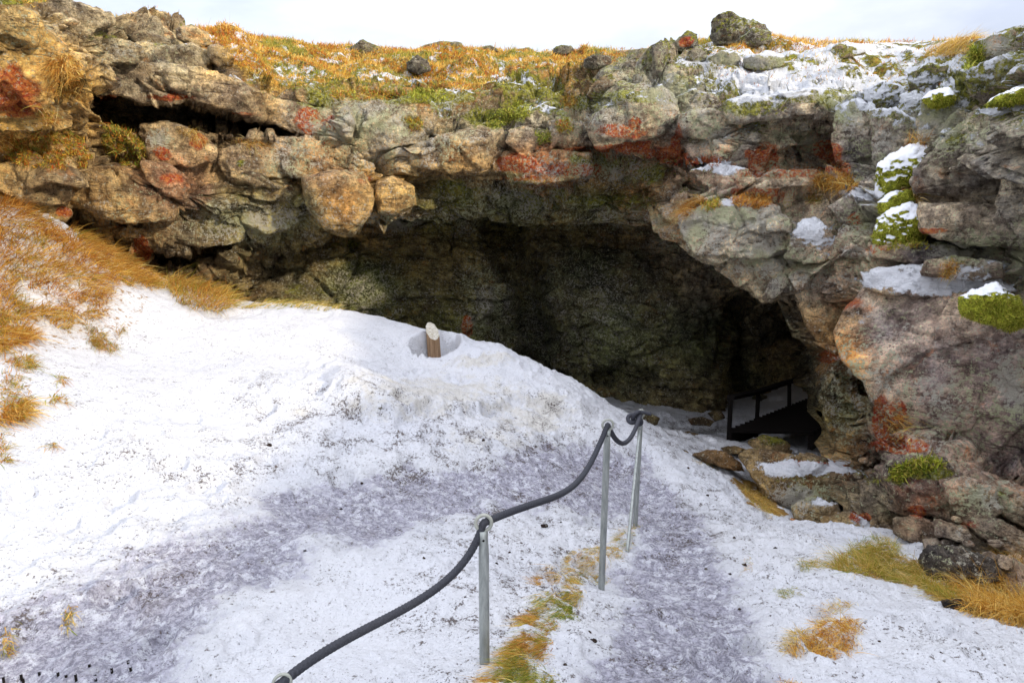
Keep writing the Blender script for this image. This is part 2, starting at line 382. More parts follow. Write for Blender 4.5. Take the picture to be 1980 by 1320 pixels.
# (px, py, rx, ry, strength)
REDS = [(330,190,60,8,.6),(480,218,40,8,.6),(600,235,26,24,.95),(640,240,18,14,.8),(318,298,16,12,1.),(385,275,22,22,.6),(330,345,40,20,.45),(230,320,0.1,.1,0),(276,488,14,16,1.2),(275,470,12,14,.8),
 (125,412,14,8,.9),(40,190,50,40,.75),(20,160,30,40,.7),(200,190,40,10,.5),(1010,318,60,16,.75),(1100,328,60,14,.8),(1200,288,90,7,1.0),(1290,300,40,14,1.),(1205,255,60,14,.65),(1225,240,16,14,.6),
 (1310,270,10,40,.8),(1325,305,18,14,1.2),(1370,310,36,14,.7),(1470,310,24,26,1.35),(1440,295,8,8,1.),(1600,290,24,16,1.1),(1610,300,14,16,1.1),(1500,338,70,8,.9),(1570,327,60,5,.9),
 (1480,372,60,6,.9),(1425,370,22,14,.6),(1455,388,40,14,.8),(1630,325,16,16,.9),(1750,450,0.1,.1,0),(1510,440,24,14,.4),(1660,430,22,20,.5),(1690,480,30,14,.5),(1800,445,50,7,.6),(1630,590,60,30,.4),
 (1605,690,28,16,.7),(1705,810,16,34,1.2),(1745,860,46,14,1.2),(1735,800,14,24,1.1),(1700,860,26,12,.8),(1770,450,40,6,.5),(1620,905,20,7,1.1),(1550,897,60,4,.7),(1530,1035,20,26,.8),(1665,1000,14,8,.9),
 (1385,135,12,8,1.),(1775,990,24,14,.6),(1330,85,16,10,.6),(1000,345,60,8,.5),(640,275,30,10,.4),(540,300,0.1,.1,0),(700,350,40,14,.4),(905,640,14,30,.6),(950,540,12,12,.5),(800,640,12,14,.5),(470,500,20,10,.4),
 (1810,960,30,14,.4),(1870,1015,40,14,.4)]
MOSSES = [(700,470,120,24,.55),(560,430,80,30,.6),(470,400,70,60,.5),(430,440,60,40,.55),(900,370,90,44,.75),(1050,380,120,44,.8),(1180,390,120,30,.8),(1240,340,80,24,.8),(830,330,30,30,.5),(760,420,60,12,.5),
 (1180,310,120,20,.9),(1330,350,50,40,.5),(1330,340,60,20,.4),(830,190,60,8,1.),(940,230,34,16,.9),(780,185,30,8,.7),(960,240,26,12,.9),(1000,215,26,22,.9),(1050,175,34,12,.9),(1010,160,40,12,.9),(1130,200,50,12,.8),(1200,190,60,8,.8),
 (1060,270,14,10,.8),(800,235,16,12,.8),(1260,330,20,10,.4),(1460,160,30,8,.8),(1500,130,80,16,.45),(1600,190,60,12,.6),(1620,150,30,14,.8),(1550,110,30,6,.8),(1440,195,20,30,.7),(1850,150,20,60,.7),(1880,110,20,40,.8),(1930,120,40,10,.7),
 (1830,200,24,16,.8),(1845,270,20,16,.9),(1830,230,30,30,.5),(1690,440,40,12,.5),(1780,465,60,14,.6),(1890,590,40,40,.3),(1630,760,34,70,.7),(1640,730,30,14,.9),(1790,915,54,12,1.2),(1740,925,16,30,.9),(1700,930,40,14,.7),(1900,960,60,24,.6),
 (1530,950,70,24,.5),(1490,855,40,14,.6),(700,580,160,26,.5),(600,560,80,20,.7),(900,560,100,40,.35),(830,610,60,14,.7),(1450,830,40,20,.4),(1790,690,0.1,.1,0),(580,385,20,50,.4),(1470,250,16,20,.4),(1840,480,40,20,.5),
 (470,315,10,8,1.),(300,480,40,16,.5),(620,190,20,14,.7),(370,45,26,5,1.),(30,0,60,10,1.2),(210,70,40,8,.8),(300,90,20,8,.5),(1960,180,30,8,1.),(1715,360,20,24,.6),(1400,415,16,8,.5),(1440,430,60,10,.35),(1500,440,40,14,.4)]
SNOWS = [(1490,165,110,26,1.),(1600,150,60,20,.9),(1560,98,120,10,1.2),(1700,95,90,9,1.),(1420,120,50,20,.5),(1340,120,40,14,.6),(1260,190,60,10,.6),(1150,200,40,10,.5),(1720,190,70,34,.85),(1800,160,60,20,.6),(1690,205,30,20,.8),
 (1385,326,38,10,1.5),(1410,395,30,8,.9),(1640,370,40,8,1.2),(1690,382,34,12,1.4),(1565,455,40,24,1.4),(1820,545,120,22,1.7),(1700,540,40,14,1.6),(1860,520,70,14,1.2),(1670,610,26,12,.8),(1900,150,50,30,.6),(1850,50,90,8,.3),(1930,218,30,6,.9),(1970,205,20,6,.9),
 (860,215,30,20,.6),(1040,210,40,16,.65),(1000,200,30,14,.7),(1060,160,70,12,.8),(980,150,80,12,.7),(780,150,70,12,.7),(560,140,70,16,.6),(620,160,50,10,.5),(700,130,60,8,.5),(470,110,50,10,.5),(480,150,40,10,.5),(870,205,20,16,.7),
 (650,120,60,5,.5),(900,140,50,8,.5),(1000,120,60,6,.5),(880,175,50,8,.6),(700,96,30,6,.7),(850,92,40,6,.7),(1600,500,26,7,.6),(1550,906,80,14,1.6),(1590,970,30,10,.8),(1560,1020,20,8,.8),(1420,70,0.1,.1,0),(1290,160,20,6,.7),
 (400,150,60,4,.3),(300,245,24,6,.5),(340,92,30,5,.3),(230,38,30,5,.2),(1850,200,30,8,.5),(1740,235,16,8,.9),(1790,245,20,5,.9),(1640,200,20,8,.6),(1950,70,30,5,.5),(1720,470,14,14,.7),(1660,450,0.1,.1,0),(1640,560,30,10,.3)]
LICH = [(700,240,110,50,.7),(800,270,120,30,.5),(1180,220,100,50,.5),(1290,190,50,50,.9),(1340,200,40,40,.8),(1400,260,60,40,.7),(1530,260,60,40,.8),(1500,330,80,20,.7),(1400,430,130,60,.8),(1480,500,100,50,.8),(1560,520,60,40,.7),
 (1450,120,100,20,.9),(1560,190,60,20,.5),(1640,210,40,40,.7),(1820,230,40,50,1.1),(1870,260,30,30,.5),(1930,90,30,30,.8),(1880,480,80,30,.8),(1980,500,30,90,.8),(1900,250,60,20,.5),(1700,700,100,100,.35),(1640,760,40,90,.6),(1960,770,40,80,.7),(1550,960,60,24,.8),
 (1900,960,70,40,.6),(620,245,30,20,.8),(860,200,60,20,.5),(740,300,100,30,.6),(500,430,120,40,.6),(1000,390,160,40,.5),(1200,420,120,30,.5),(1150,330,120,30,.6),(900,420,80,40,.4),(780,430,80,20,.7),(1100,620,200,120,.35),(700,560,120,60,.4),(950,600,60,100,.5),
 (310,270,20,16,.9),(560,300,60,50,.5),(240,420,80,40,.3),(1690,300,60,80,.5),(1700,430,50,60,.6),(1800,800,160,120,.4),(60,80,60,60,.2),(250,100,60,20,.3),(1250,150,80,40,.4),(1860,1080,40,20,.3),(1660,480,60,80,.6),(1440,60,40,20,.3)]

def blobs(L, px, py, noise):
    o = np.zeros(len(px))
    for (x, y, rx, ry, s) in L:
        if s == 0: continue
        q = ((px - x) / rx) ** 2 + ((py - y) / ry) ** 2
        m = q < 7
        o[m] = np.maximum(o[m], s * np.exp(-q[m] * .75))
    return np.clip(o * (1 + .35 * noise), 0, 1.5)

def paint(V, tintmul=None, add=(0, 0, 0, 0), usepix=True):
    px, py = PIX(V); n1 = fbm(V, 2.3, 3, seed=40); n2 = fbm(V, 2.3, 3, seed=50)
    wx, wy = px + 26 * n1, py + 20 * n2
    num = np.zeros((len(V), 3)); den = np.zeros(len(V)) + 1e-12
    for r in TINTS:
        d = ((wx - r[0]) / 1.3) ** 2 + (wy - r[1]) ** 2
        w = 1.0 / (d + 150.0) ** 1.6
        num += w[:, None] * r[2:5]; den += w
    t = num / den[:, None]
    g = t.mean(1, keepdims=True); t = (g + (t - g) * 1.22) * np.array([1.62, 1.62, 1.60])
    if tintmul is not None: t = t * np.asarray(tintmul)
    wx, wy = px + 7 * n2, py + 5 * n1
    c = np.stack([blobs(REDS, wx, wy, n1) * 1.4, blobs(MOSSES, wx, wy, n2), blobs(SNOWS, wx, wy, n1) * .82, blobs(LICH, wx, wy, n2)], -1)
    right = sm(1250, 1420, px) * (1 - sm(480, 600, py))
    gm = t.mean(1, keepdims=True); kk = (.55 * sm(1150, 1400, px) * (1 - sm(560, 700, py)))[:, None]; t = t * (1 - kk) + gm * kk
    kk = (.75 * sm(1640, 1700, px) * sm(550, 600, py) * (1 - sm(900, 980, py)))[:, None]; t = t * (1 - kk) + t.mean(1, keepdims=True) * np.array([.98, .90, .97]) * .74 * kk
    c[:, 2] += .20 * right * (1 - sm(230, 400, py)) + .08 * right + .08 * sm(330, 200, py)
    c[:, 1] += .46 * (1 - sm(200, 275, py + 20 * n1)) * sm(430, 560, px) + .05 * right
    c[:, 3] += .12
    t = t * (1 + .36 * sm(1250, 1450, px) * (py > 60))[:, None]  # right-hand rock painted lighter to make up for standing in shade
    c = np.clip(c + np.asarray(add), -1, 1.6)
    return {'tint': np.clip(t, .005, .9), 'cover': c}
# ------------------------------------------------------------------ cliff: depth of the rock face in metres ahead of the eye
DEP = TPS([
 (-350,-150,7.0),(-350,200,6.6),(-350,500,7.2),(0,-20,7.4),(100,0,8.0),(200,35,9.5),(300,50,11.5),(420,60,14),(500,72,15.5),(600,88,17),(700,95,18),(900,98,19.5),(1100,100,19),(1200,97,17),(1300,90,14.5),(1400,78,13),
 (1500,74,13),(1600,80,13),(1750,82,12.5),(1850,80,11),(1980,62,7.2),(2350,-50,5.0),
 (60,150,7.2),(130,160,7.9),(200,100,8.6),(240,150,9.1),(340,120,9.6),(450,170,9.9),(480,120,11.5),(600,210,10.4),(600,140,12.5),(700,190,10.7),(800,185,11.2),(750,140,13.5),(900,180,11.6),(900,130,14.5),(1000,190,11.6),(1050,140,13.4),
 (1150,200,10.8),(1180,140,11.8),(1290,130,11.2),(1300,190,10.0),(1400,190,9.6),(1400,130,10.9),(1500,185,9.2),(1500,130,10.6),(1620,180,8.9),(1620,125,10.4),(1740,180,8.6),(1740,115,10.6),(1820,180,7.9),(1850,130,8.8),(1920,150,7.0),
 (30,300,7.9),(100,260,8.1),(130,340,7.9),(60,420,8.3),(60,500,9.2),(200,320,8.7),(220,400,8.7),(230,470,9.7),(330,260,9.3),(330,340,9.0),(340,420,9.3),(360,500,10.4),(440,280,10.3),(480,320,9.9),(480,400,9.9),(480,500,10.8),
 (600,250,10.3),(600,340,10.1),(650,400,9.9),(600,440,10.6),(560,500,11.4),(750,250,10.5),(750,320,10.3),(760,390,10.4),(760,440,10.9),(900,240,10.7),(900,310,10.5),(880,350,11.2),(900,430,11.7),(1040,250,10.6),(1050,330,10.5),(1050,365,11.6),(1050,430,12.0),
 (1200,240,9.9),(1200,285,9.9),(1200,320,11.1),(1200,430,11.5),(1300,260,9.6),(1320,320,9.6),(1300,420,10.2),(1340,400,8.9),(1340,500,9.1),(1400,280,9.3),(1400,340,8.9),(1400,400,8.6),(1410,480,8.5),(1400,530,8.8),(1500,230,8.9),(1500,290,9.4),(1500,350,8.8),(1500,440,8.3),(1480,570,8.5),
 (1600,240,8.7),(1600,310,9.0),(1600,360,8.5),(1600,450,7.9),(1600,560,8.0),(1640,640,7.6),(1640,710,7.3),(1700,300,8.0),(1700,400,7.7),(1700,500,7.4),(1700,620,6.9),(1720,720,6.7),(1630,780,7.7),(1640,880,7.5),(1720,820,6.6),(1740,900,6.1),(1700,980,6.2),
 (1800,280,7.3),(1800,400,7.0),(1800,500,6.7),(1800,600,6.4),(1820,800,6.2),(1850,950,5.2),(1800,1030,5.2),(1800,1100,5.1),(1930,220,6.5),(1940,400,6.2),(1950,520,5.9),(1960,650,5.9),(1950,900,5.7),(1980,1050,4.6),(1980,1180,3.9),(2200,300,5.2),(2250,700,5.2),(2350,1100,3.2),(2400,1400,2.8),
], lam=2e-4, sc=300.0)

RIM = np.array([(-400,-40),(0,30),(110,20),(180,60),(260,70),(400,120),(450,150),(530,185),(600,190),(650,200),(760,190),(860,190),(900,200),(960,190),(1010,180),(1100,170),(1150,165),(1230,105),(1300,110),(1330,150),(1400,185),(1630,185),(1700,190),(1790,190),(1840,150),(1890,110),(1980,60),(2500,-60)], float)
def rim_y(px): return np.interp(px, RIM[:, 0], RIM[:, 1])

# hollows cut deeper than the smooth face: outline, extra depth, edge softness in photo pixels
HOLLOWS = [
 ([(178,170),(225,186),(270,196),(310,196),(355,190),(450,212),(500,232),(570,258),(568,275),(520,272),(450,262),(400,250),(340,252),(280,250),(230,240),(190,222)], 2.6, 12),
 ([(0,238),(35,240),(72,255),(70,268),(0,262)], .8, 10),
 ([(30,418),(110,430),(160,440),(165,490),(60,470)], .9, 12),
 ([(196,470),(262,475),(300,468),(400,470),(440,480),(420,515),(330,520),(250,500)], .9, 12),
 ([(1430,225),(1615,228),(1600,255),(1520,262),(1440,262)], .35, 14),
 ([(1530,245),(1620,250),(1620,330),(1540,325),(1510,290)], .4, 18),
 ([(1185,165),(1260,140),(1300,150),(1260,175),(1200,185)], .5, 10),
 ([(1690,760),(1750,800),(1800,850),(1770,880),(1700,860)], .5, 18),
 ([(1660,900),(1720,890),(1690,960),(1655,960)], .5, 14),
 ([(1640,715),(1665,728),(1716,765),(1738,810),(1800,848),(1850,888),(1940,940),(2050,1000),(2050,1040),(1930,985),(1860,925),(1790,880),(1725,860),(1690,800),(1650,760)], .9, 10),
 ([(1300,370),(1345,300),(1380,315),(1340,345),(1330,400)], .4, 10),
]

T_ = np.array([(-350,-150),(0,-20),(100,5),(200,32),(300,48),(420,58),(500,72),(600,86),(700,95),(800,100),(900,97),(1000,101),(1100,101),(1200,98),(1300,89),(1380,76),(1480,73),(1600,80),(1700,82),(1800,80),(1900,74),(1980,62),(2350,-60),(2500,-90)], float)
B_ = np.array([(-350,-350,640),(0,0,640),(300,300,610),(430,420,590),(500,480,555),(590,560,500),(690,650,462),(850,800,442),(950,900,434),(1130,1100,434),(1280,1250,432),(1340,1305,440),(1380,1330,485),(1400,1345,507),(1450,1400,530),(1520,1480,580),(1560,1520,600),(1600,1560,640),(1640,1600,685),(1680,1640,707),
 (1720,1612,750),(1745,1600,790),(1780,1618,850),(1820,1655,890),(1860,1690,960),(1920,1750,1075),(2000,1850,1170),(2100,1980,1260),(2500,2350,1420)], float)

def strata(P, N, amp):
    """blocky fracture of the lava: random offsets per cell with open cracks between"""
    w = np.stack([fbm(P, .9, 3, seed=1), fbm(P, .9, 3, seed=2), fbm(P, .9, 3, seed=3)], -1)
    Q = P + .15 * w
    d = np.zeros(len(P))
    t, g, i = facet(Q * np.array([.62, .62, 1.5]), 5)
    d += (i - .5) * .50 + .36 * t - .17 * (1 - sm(0, .06, g))
    t, g, i = facet((Q + .05 * w) * np.array([1.7, 1.7, 4.4]), 9)
    d += (i - .5) * .20 + .18 * t - .09 * (1 - sm(0, .07, g))
    t, g, i = facet((Q + .03 * w) * np.array([4.6, 4.6, 11.0]), 12)
    d += (i - .5) * .065 + .07 * t - .035 * (1 - sm(0, .09, g))
    d += .03 * fbm(P, 1.3, 4, seed=20) + .014 * fbm(P, 7, 4, .62, seed=21)
    return d * amp

def build_cliff():
    s = np.arange(-350, 2500.1, 2.7); n = 400
    tt = np.linspace(0, 1, n)[:, None] ** 1.0
    Tx, Ty = s, np.interp(s, T_[:, 0], T_[:, 1]); Bx, By = np.interp(s, B_[:, 0], B_[:, 1]), np.interp(s, B_[:, 0], B_[:, 2])
    px = Tx * (1 - tt) + Bx * tt; py = Ty * (1 - tt) + By * tt
    D = DEP(px, py)
    G = P3(px, py, D); fl = G.reshape(-1, 3)
    wob = fbm(fl, 1.6, 3, seed=60).reshape(D.shape); wob2 = fbm(fl, 1.6, 3, seed=61).reshape(D.shape)
    for poly, dd, soft in HOLLOWS:
        x0, y0 = np.min(poly, 0) - 60; x1, y1 = np.max(poly, 0) + 60
        mk = (px > x0) & (px < x1) & (py > y0) & (py < y1)
        sd = poly_dist((px + 9 * wob)[mk], (py + 7 * wob2)[mk], poly)
        D[mk] += dd * sm(-2, soft, sd)
    G = P3(px, py, D)
    N = grid_normals(G)
    c = P3(990, 300, 0) - G
    N *= np.sign((N * c).sum(-1, keepdims=True) + 1e-9)
    pl = sm(6, 50, rim_y(px) - py)                       # 1 on the heath above, 0 on the face
    Nf = N.reshape(-1, 3)
    disp = strata(G.reshape(-1, 3), Nf, 1.0).reshape(D.shape)
    deep = np.zeros_like(D)
    mk = (px < 640) & (py < 330); deep[mk] = sm(-4, 14, poly_dist(px[mk], py[mk], HOLLOWS[0][0]))
    disp = disp * (1 - .75 * deep)
    heath = (.24 * fbm(G.reshape(-1, 3), 1.1, 5, seed=70) + .05 * fbm(G.reshape(-1, 3), 5, 4, seed=71)).reshape(D.shape)
    rocky = sm(1230, 1330, px) * (1 - sm(18, 60, rim_y(px) - py))
    disp = disp * (1 - pl * (1 - .22 * rocky)) + heath * pl
    edge = sm(0, .03, tt * np.ones_like(px))
    disp = disp * edge + .05 * (1 - edge) * heath
    # push along a blend of normal and the direction back to the viewer's side
    G2 = G + Nf.reshape(G.shape) * disp[..., None]
    # beyond the skyline the heath runs on
    top = G2[0]; back = []
    dirx = np.stack([top[:, 0], top[:, 1], 0 * top[:, 0]], -1) / top[:, 1:2]
    for t in [420, 200, 100, 50, 26, 13, 6, 2.5, 1.0]:
        r = top + dirx * t; r[:, 2] += -.02 * min(t, 8) + .06 * vnoise(r * .4, 3); back.append(r)
    # the roof of the cave runs back from the lip
    bot = G2[-1]; pxb, pyb = px[-1], py[-1]
    roof = []
    side = sm(1600, 1700, s) ; left = 1 - sm(300, 620, s)
    for k, t in enumerate(np.linspace(0, 1, 46)[1:] ** 1.25):
        r = bot.copy(); L = 8.0 * (1 - .55 * left) + 4.5 * side
        r[:, 1] += L * t
        r[:, 0] += L * t * (.06 * r[:, 0] / 3 + .28 * side)
        r[:, 2] += (1 - side) * (.9 * np.sin(min(t * 3, 1) * 1.57) * (1 - left))
        q = strata(r, None, .8)
        r[:, 2] += q * .6 * (1 - side) * min(1, t * 6); r[:, 0] += q * .6 * side * min(1, t * 6)
        roof.append(r)
    A = np.concatenate([np.array(back), G2, np.array(roof)], 0)
    V = A.reshape(-1, 3); F = grid_faces(A.shape[0], A.shape[1])
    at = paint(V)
    # ground colour of the heath
    plf = np.concatenate([np.ones((len(back), len(s))), pl, np.zeros((len(roof), len(s)))], 0).ravel()
    hn = fbm(V, 1.5, 4, seed=80); hn2 = fbm(V, 6, 3, seed=81)
    hc = np.where(hn[:, None] > .15, (.42, .20, .04), np.where(hn[:, None] < -.25, (.36, .33, .07), (.52, .34, .07)))
    at['cover'][:, 2] = np.maximum(at['cover'][:, 2], plf * np.clip(.20 + .60 * hn2 + .25 * sm(1250, 1400, np.tile(px[0], A.shape[0])), 0, .7) * (V[:, 1] < 40))
    at['cover'][:, 3] *= 1 - .7 * plf
    k = (plf * (1 - .8 * np.concatenate([np.zeros((len(back), len(s))), rocky, np.zeros((len(roof), len(s)))], 0).ravel()))[:, None]
    at['tint'] = at['tint'] * (1 - k) + hc * k
    o = make_mesh('lava_cliff', V, F, at, mat=M_ROCK); tag(o, kind='structure')
    return px, py, G2, pl, N, at

CPX, CPY, CG, CPL, CN, CAT = build_cliff()

def cliff_depth(px, py):
    """smooth face depth at a photo position, hollows excluded"""
    return float(DEP(np.array([px], float), np.array([py], float))[0])

# ------------------------------------------------------------------ back wall of the cave
def build_back():
    W = TPS([(250,250,11.0),(250,600,11.2),(250,950,11.5),(450,250,12.4),(480,580,11.9),(450,950,11.9),(600,450,12.6),(600,600,12.3),(700,520,12.8),(700,700,12.6),(850,450,13.6),(850,640,12.9),(950,560,13.0),(960,680,12.9),
      (1000,460,14.6),(1010,560,14.3),(1030,650,14.4),(1060,740,14.2),(1110,560,13.4),(1200,480,13.9),(1180,620,12.9),(1150,800,14.0),(1250,700,12.8),(1300,600,12.9),(1350,780,12.8),(1390,700,13.0),(1350,500,13.8),(1400,850,13.0),
      (1430,640,14.2),(1480,740,15.0),(1500,560,14.4),(1560,640,15.6),(1540,760,16.5),(1620,800,17),(1680,640,16),(1800,700,15.5),(1800,300,14),(1800,950,16),(1000,250,14.5),(1000,950,13.8),(600,950,12.2)], lam=2e-4, sc=300)
    px, py = np.meshgrid(np.arange(200, 2150, 3.2), np.arange(160, 1000, 3.2))
    D = W(px, py); G = P3(px, py, D); fl = G.reshape(-1, 3)
    wob = fbm(fl, 1.2, 3, seed=33).reshape(D.shape)
    D += 1.1 * (1 - sm(10, 44, line_dist(px + 22 * wob, py, [(975,430),(1000,520),(1035,620),(1060,700),(1120,790)])))
    D += 1.2 * (1 - sm(6, 40, line_dist(px + 14 * wob, py, [(1418,600),(1425,700),(1430,860)])))
    D += .6 * (1 - sm(4, 26, line_dist(px + 14 * wob, py, [(1130,760),(1200,720),(1260,730)])))
    G = P3(px, py, D); N = grid_normals(G); N *= np.sign((N * -G).sum(-1, keepdims=True))
    d = strata(G.reshape(-1, 3), None, .62).reshape(D.shape)
    G2 = G + N * d[..., None]
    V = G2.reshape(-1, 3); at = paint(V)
    o = make_mesh('cave_wall', V, grid_faces(*px.shape), at, mat=M_ROCK); tag(o, kind='structure')
build_back()

# ------------------------------------------------------------------ ground: snow sheet over the slope
GP = [(0,1320,2.4),(500,1320,2.3),(935,1320,2.2),(1300,1320,2.2),(1700,1320,2.3),(1980,1320,2.35),(300,1200,2.75),(0,1150,2.95),(700,1200,2.85),(500,1050,3.55),(935,1100,3.3),(1163,1122,3.7),(1212,1064,4.2),(1228,1012,5.0),
 (0,1000,3.6),(250,950,4.1),(500,900,4.7),(600,1000,4.05),(850,940,5.0),(0,800,4.8),(100,800,4.9),(500,800,5.7),(700,750,6.4),(900,850,5.9),(1100,930,5.5),(300,700,6.6),(150,650,6.6),(0,640,6.0),(0,540,6.7),(0,400,7.4),
 (100,470,7.4),(200,500,8.0),(330,545,8.9),(400,560,9.3),(480,592,9.5),(650,600,9.5),(840,640,9.0),(800,700,8.0),(980,682,8.5),(1080,742,8.0),(1000,800,7.0),(1180,812,7.5),(1290,872,7.2),(1250,955,5.9),(1320,890,7.3),
 (1450,870,8.8),(1400,835,11),(1600,852,10.6),(1640,880,9.4),(1250,805,11.5),(1300,830,10.6),(1540,985,7.0),(1500,1100,3.85),(1600,1040,4.7),(1750,1100,4.1),(1980,1210,3.1),(1700,1200,2.95),(1450,1000,5.6),(1560,1010,6.0),(1660,1025,5.4),(1850,1160,3.65),(1350,1000,5.1),(1400,930,6.6),(1420,1180,3.15),
 (-400,700,6.0),(-400,1000,3.6),(-400,450,7.0),(2300,1250,2.9)]
gp = [tuple(P3(*g)) for g in GP]
gp += [(-3.6,11.0,H-2.6),(-2.0,11.0,H-2.9),(0.0,10.4,H-3.3),(-.5,12.5,H-3.7),(1.2,12.5,H-3.9),(3.5,13,H-4.1),(6,14,H-4.4),(7,17,H-4.6),(2,17,H-4.3),(-4,15,H-3.6),(8,10,H-3.8),
       (-6,10.5,H-1.2),(-9,9,H+.1),(-3,0,H-1.62),(0,0,H-1.6),(3,0,H-1.55),(-6,-3,H-1.5),(0,-4,H-1.4),(6,-3,H-1.4),(0,-12,H-.9),(-12,-8,H-1),(12,-8,H-1),(7,3,H-1.6),(-10,4,H-.9)]
GZ = TPS(gp, lam=8e-4, sc=3.0)
PATH1 = [(1310,1360),(1320,1240),(1330,1150),(1290,1060),(1300,1000),(1240,940),(1180,930)]
PATH1W = [(1310,1400),(1330,1150),(1300,1020),(1260,950)]
PATH2 = [(-60,1330),(120,1250),(300,1150),(480,1060),(640,1010),(850,950),(1020,920),(1200,925)]
SHELFS = [([(640,790),(690,788),(760,800),(830,785),(890,800),(960,790),(1010,782),(1080,790),(1130,812)], .10),
          ([(870,706),(905,712),(950,706),(985,712)], .07), ([(650,768),(720,785),(760,790)], .05)]
STEPL = [([(1180,1075),(1240,1062),(1300,1075),(1380,1085)], .05)]

def ground_h(x, y):
    z = GZ(x, y); P = np.stack([x, y, z], -1).reshape(-1, 3)
    px, py = PIX(P); sh = x.shape; px = px.reshape(sh); py = py.reshape(sh)
    n1 = fbm(P, 1.1, 4, seed=101).reshape(sh); n2 = fbm(P, 5.0, 4, .55, seed=102).reshape(sh); n3 = fbm(P, 16.0, 3, .6, seed=103).reshape(sh)
    vis = (y > 1.2)
    d1 = line_dist(px, py, PATH1W); d2 = line_dist(px, py, PATH2)
    sc = np.clip(900 / np.maximum(y, 1.5) / 3.2, 20, 420)   # photo pixels per third of a metre
    h1 = 1.35 * np.clip(26 + 120 * (py - 880) / 420, 20, 190)
    i1 = np.where(vis, 1 - sm(.25 * h1, 1.35 * h1, d1 + .25 * h1 * n1 + .25 * h1 * n2), 0)
    h2 = np.clip(84 + .10 * (py - 950), 40, 140) + 50 * (1 - sm(150, 600, px))
    i2 = np.where(vis, 1 - sm(.1 * h2, 1.5 * h2, d2 + 34 * n1 + 30 * n2), 0) * 1.0
    ice = np.clip(np.maximum(i1, i2), 0, 1)
    sm_ = blobs([(250,700,260,110,1),(650,640,260,40,1),(100,880,140,60,.7),(650,1180,170,90,.6)], px.ravel(), py.ravel(), np.zeros(px.size)).reshape(sh)
    rough = np.clip(.9 - sm_, .12, 1)
    # footprints and lumps
    f1, f2, ci = voro(P * np.array([3.4, 2.2, 0]) + .2 * np.stack([n1.ravel()] * 3, -1), 31)
    foot = ((ci > .45) * (1 - sm(.20, .34, f1)) - .35 * (ci > .45) * (1 - sm(.0, .08, np.abs(f1 - .37)))).reshape(sh)
    z = z + .05 * n1 * (.5 + .5 * rough) + (.25 + rough) * (.026 * n2 + .011 * n3) - .048 * foot * np.clip(rough + .1, 0, 1) * (y > 1)
    z = z - .035 * ice
    for L, a in SHELFS:
        L = np.array(L, float)
        m = (px > L[0, 0] - 60) & (px < L[-1, 0] + 60)
        ly = np.interp(px, L[:, 0], L[:, 1]) + 5 * n2
        env = sm(L[0, 0] - 30, L[0, 0] + 30, px) * (1 - sm(L[-1, 0] - 20, L[-1, 0] + 30, px))
        z = z + a * env * (1 - sm(-3, 9, py - ly)) * sm(-110, -10, py - ly) * vis
    # melted ring round the log
    q = np.hypot((px - 842) / 52.0, (py - 670) / 24.0)
    rim_ = np.hypot((px - 846) / 62.0, (py - 668) / 30.0)
    z = z + .05 * (1 - sm(.8, 1.2, rim_)) * vis - .42 * (1 - sm(.84, 1.0, q + .07 * n2)) * vis
    dirt = .28 * (px > -200) * vis + .72 * blobs([(1330,840,90,40,1.2),(900,870,330,90,1.),(640,800,200,70,.8),(450,900,260,80,.6),(1000,1000,200,110,.9),(300,1100,300,60,.6),(950,1180,160,120,.8),(1200,1200,200,150,.55),(1350,1000,160,100,.8),(180,780,200,120,.3),(1550,1100,160,60,.5),(1750,1250,250,60,.3),(700,780,180,30,.9),(1100,830,100,40,.6),(1350,870,100,30,.6),(60,1180,90,60,.6),(500,700,300,50,.25),(1050,1100,130,80,.9)],
                 px.ravel(), py.ravel(), np.zeros(px.size)).reshape(sh) * vis
    turf = np.zeros(sh)
    for L in TURF: turf = np.maximum(turf, sm(-14, 10, poly_dist(px, py, L[0]) + 12 * n2) * L[1])
    turf = turf * vis
    shelf = blobs([(820,770,200,40,.9),(1030,810,110,36,.9),(950,850,180,40,.6),(600,790,110,40,.5),(930,708,70,12,1.),(850,665,50,20,.5),(350,880,200,60,.35),(1050,790,60,16,1.)], px.ravel(), py.ravel(), np.zeros(px.size)).reshape(sh) * vis
    return z, np.stack([ice, dirt, turf, shelf], -1), px, py

TURF = [([(0,395),(40,430),(110,480),(200,500),(270,545),(290,590),(250,660),(200,690),(150,680),(90,670),(60,720),(60,800),(0,810)], .40),
        ([(325,530),(360,512),(410,518),(440,560),(470,585),(440,605),(380,598),(330,575)], .42),
        ([(1235,1010),(1205,1060),(1130,1080),(1080,1100),(1050,1150),(1020,1200),(1000,1240),(950,1290),(990,1300),(1060,1230),(1080,1170),(1120,1140),(1190,1105),(1230,1060)], .38),
        ([(1620,1070),(1700,1050),(1800,1090),(1900,1110),(2010,1060),(2010,1200),(1930,1210),(1860,1190),(1780,1140),(1700,1115),(1620,1100)], .62),
        ([(1420,930),(1460,935),(1520,990),(1500,1000),(1450,975)], .9)]

ys = np.concatenate([np.linspace(-30, .5, 26), .62 * (17.5 / .62) ** np.linspace(0, 1, 660)])
aa = np.sinh(np.linspace(-1.35, 1.35, 980)) ; aa = aa / aa[-1] * 1.15
YY, AA = np.meshgrid(ys, aa, indexing='ij')
XX = AA * (np.maximum(YY, 0) + 1.1 + np.maximum(-YY, 0) * 1.2)
ZZ, GA, GPX, GPY = ground_h(XX, YY)
o = make_mesh('snow_ground', np.stack([XX, YY, ZZ], -1).reshape(-1, 3), grid_faces(*XX.shape), {'ground': GA.reshape(-1, 4)}, mat=M_SNOW)
tag(o, kind='structure')

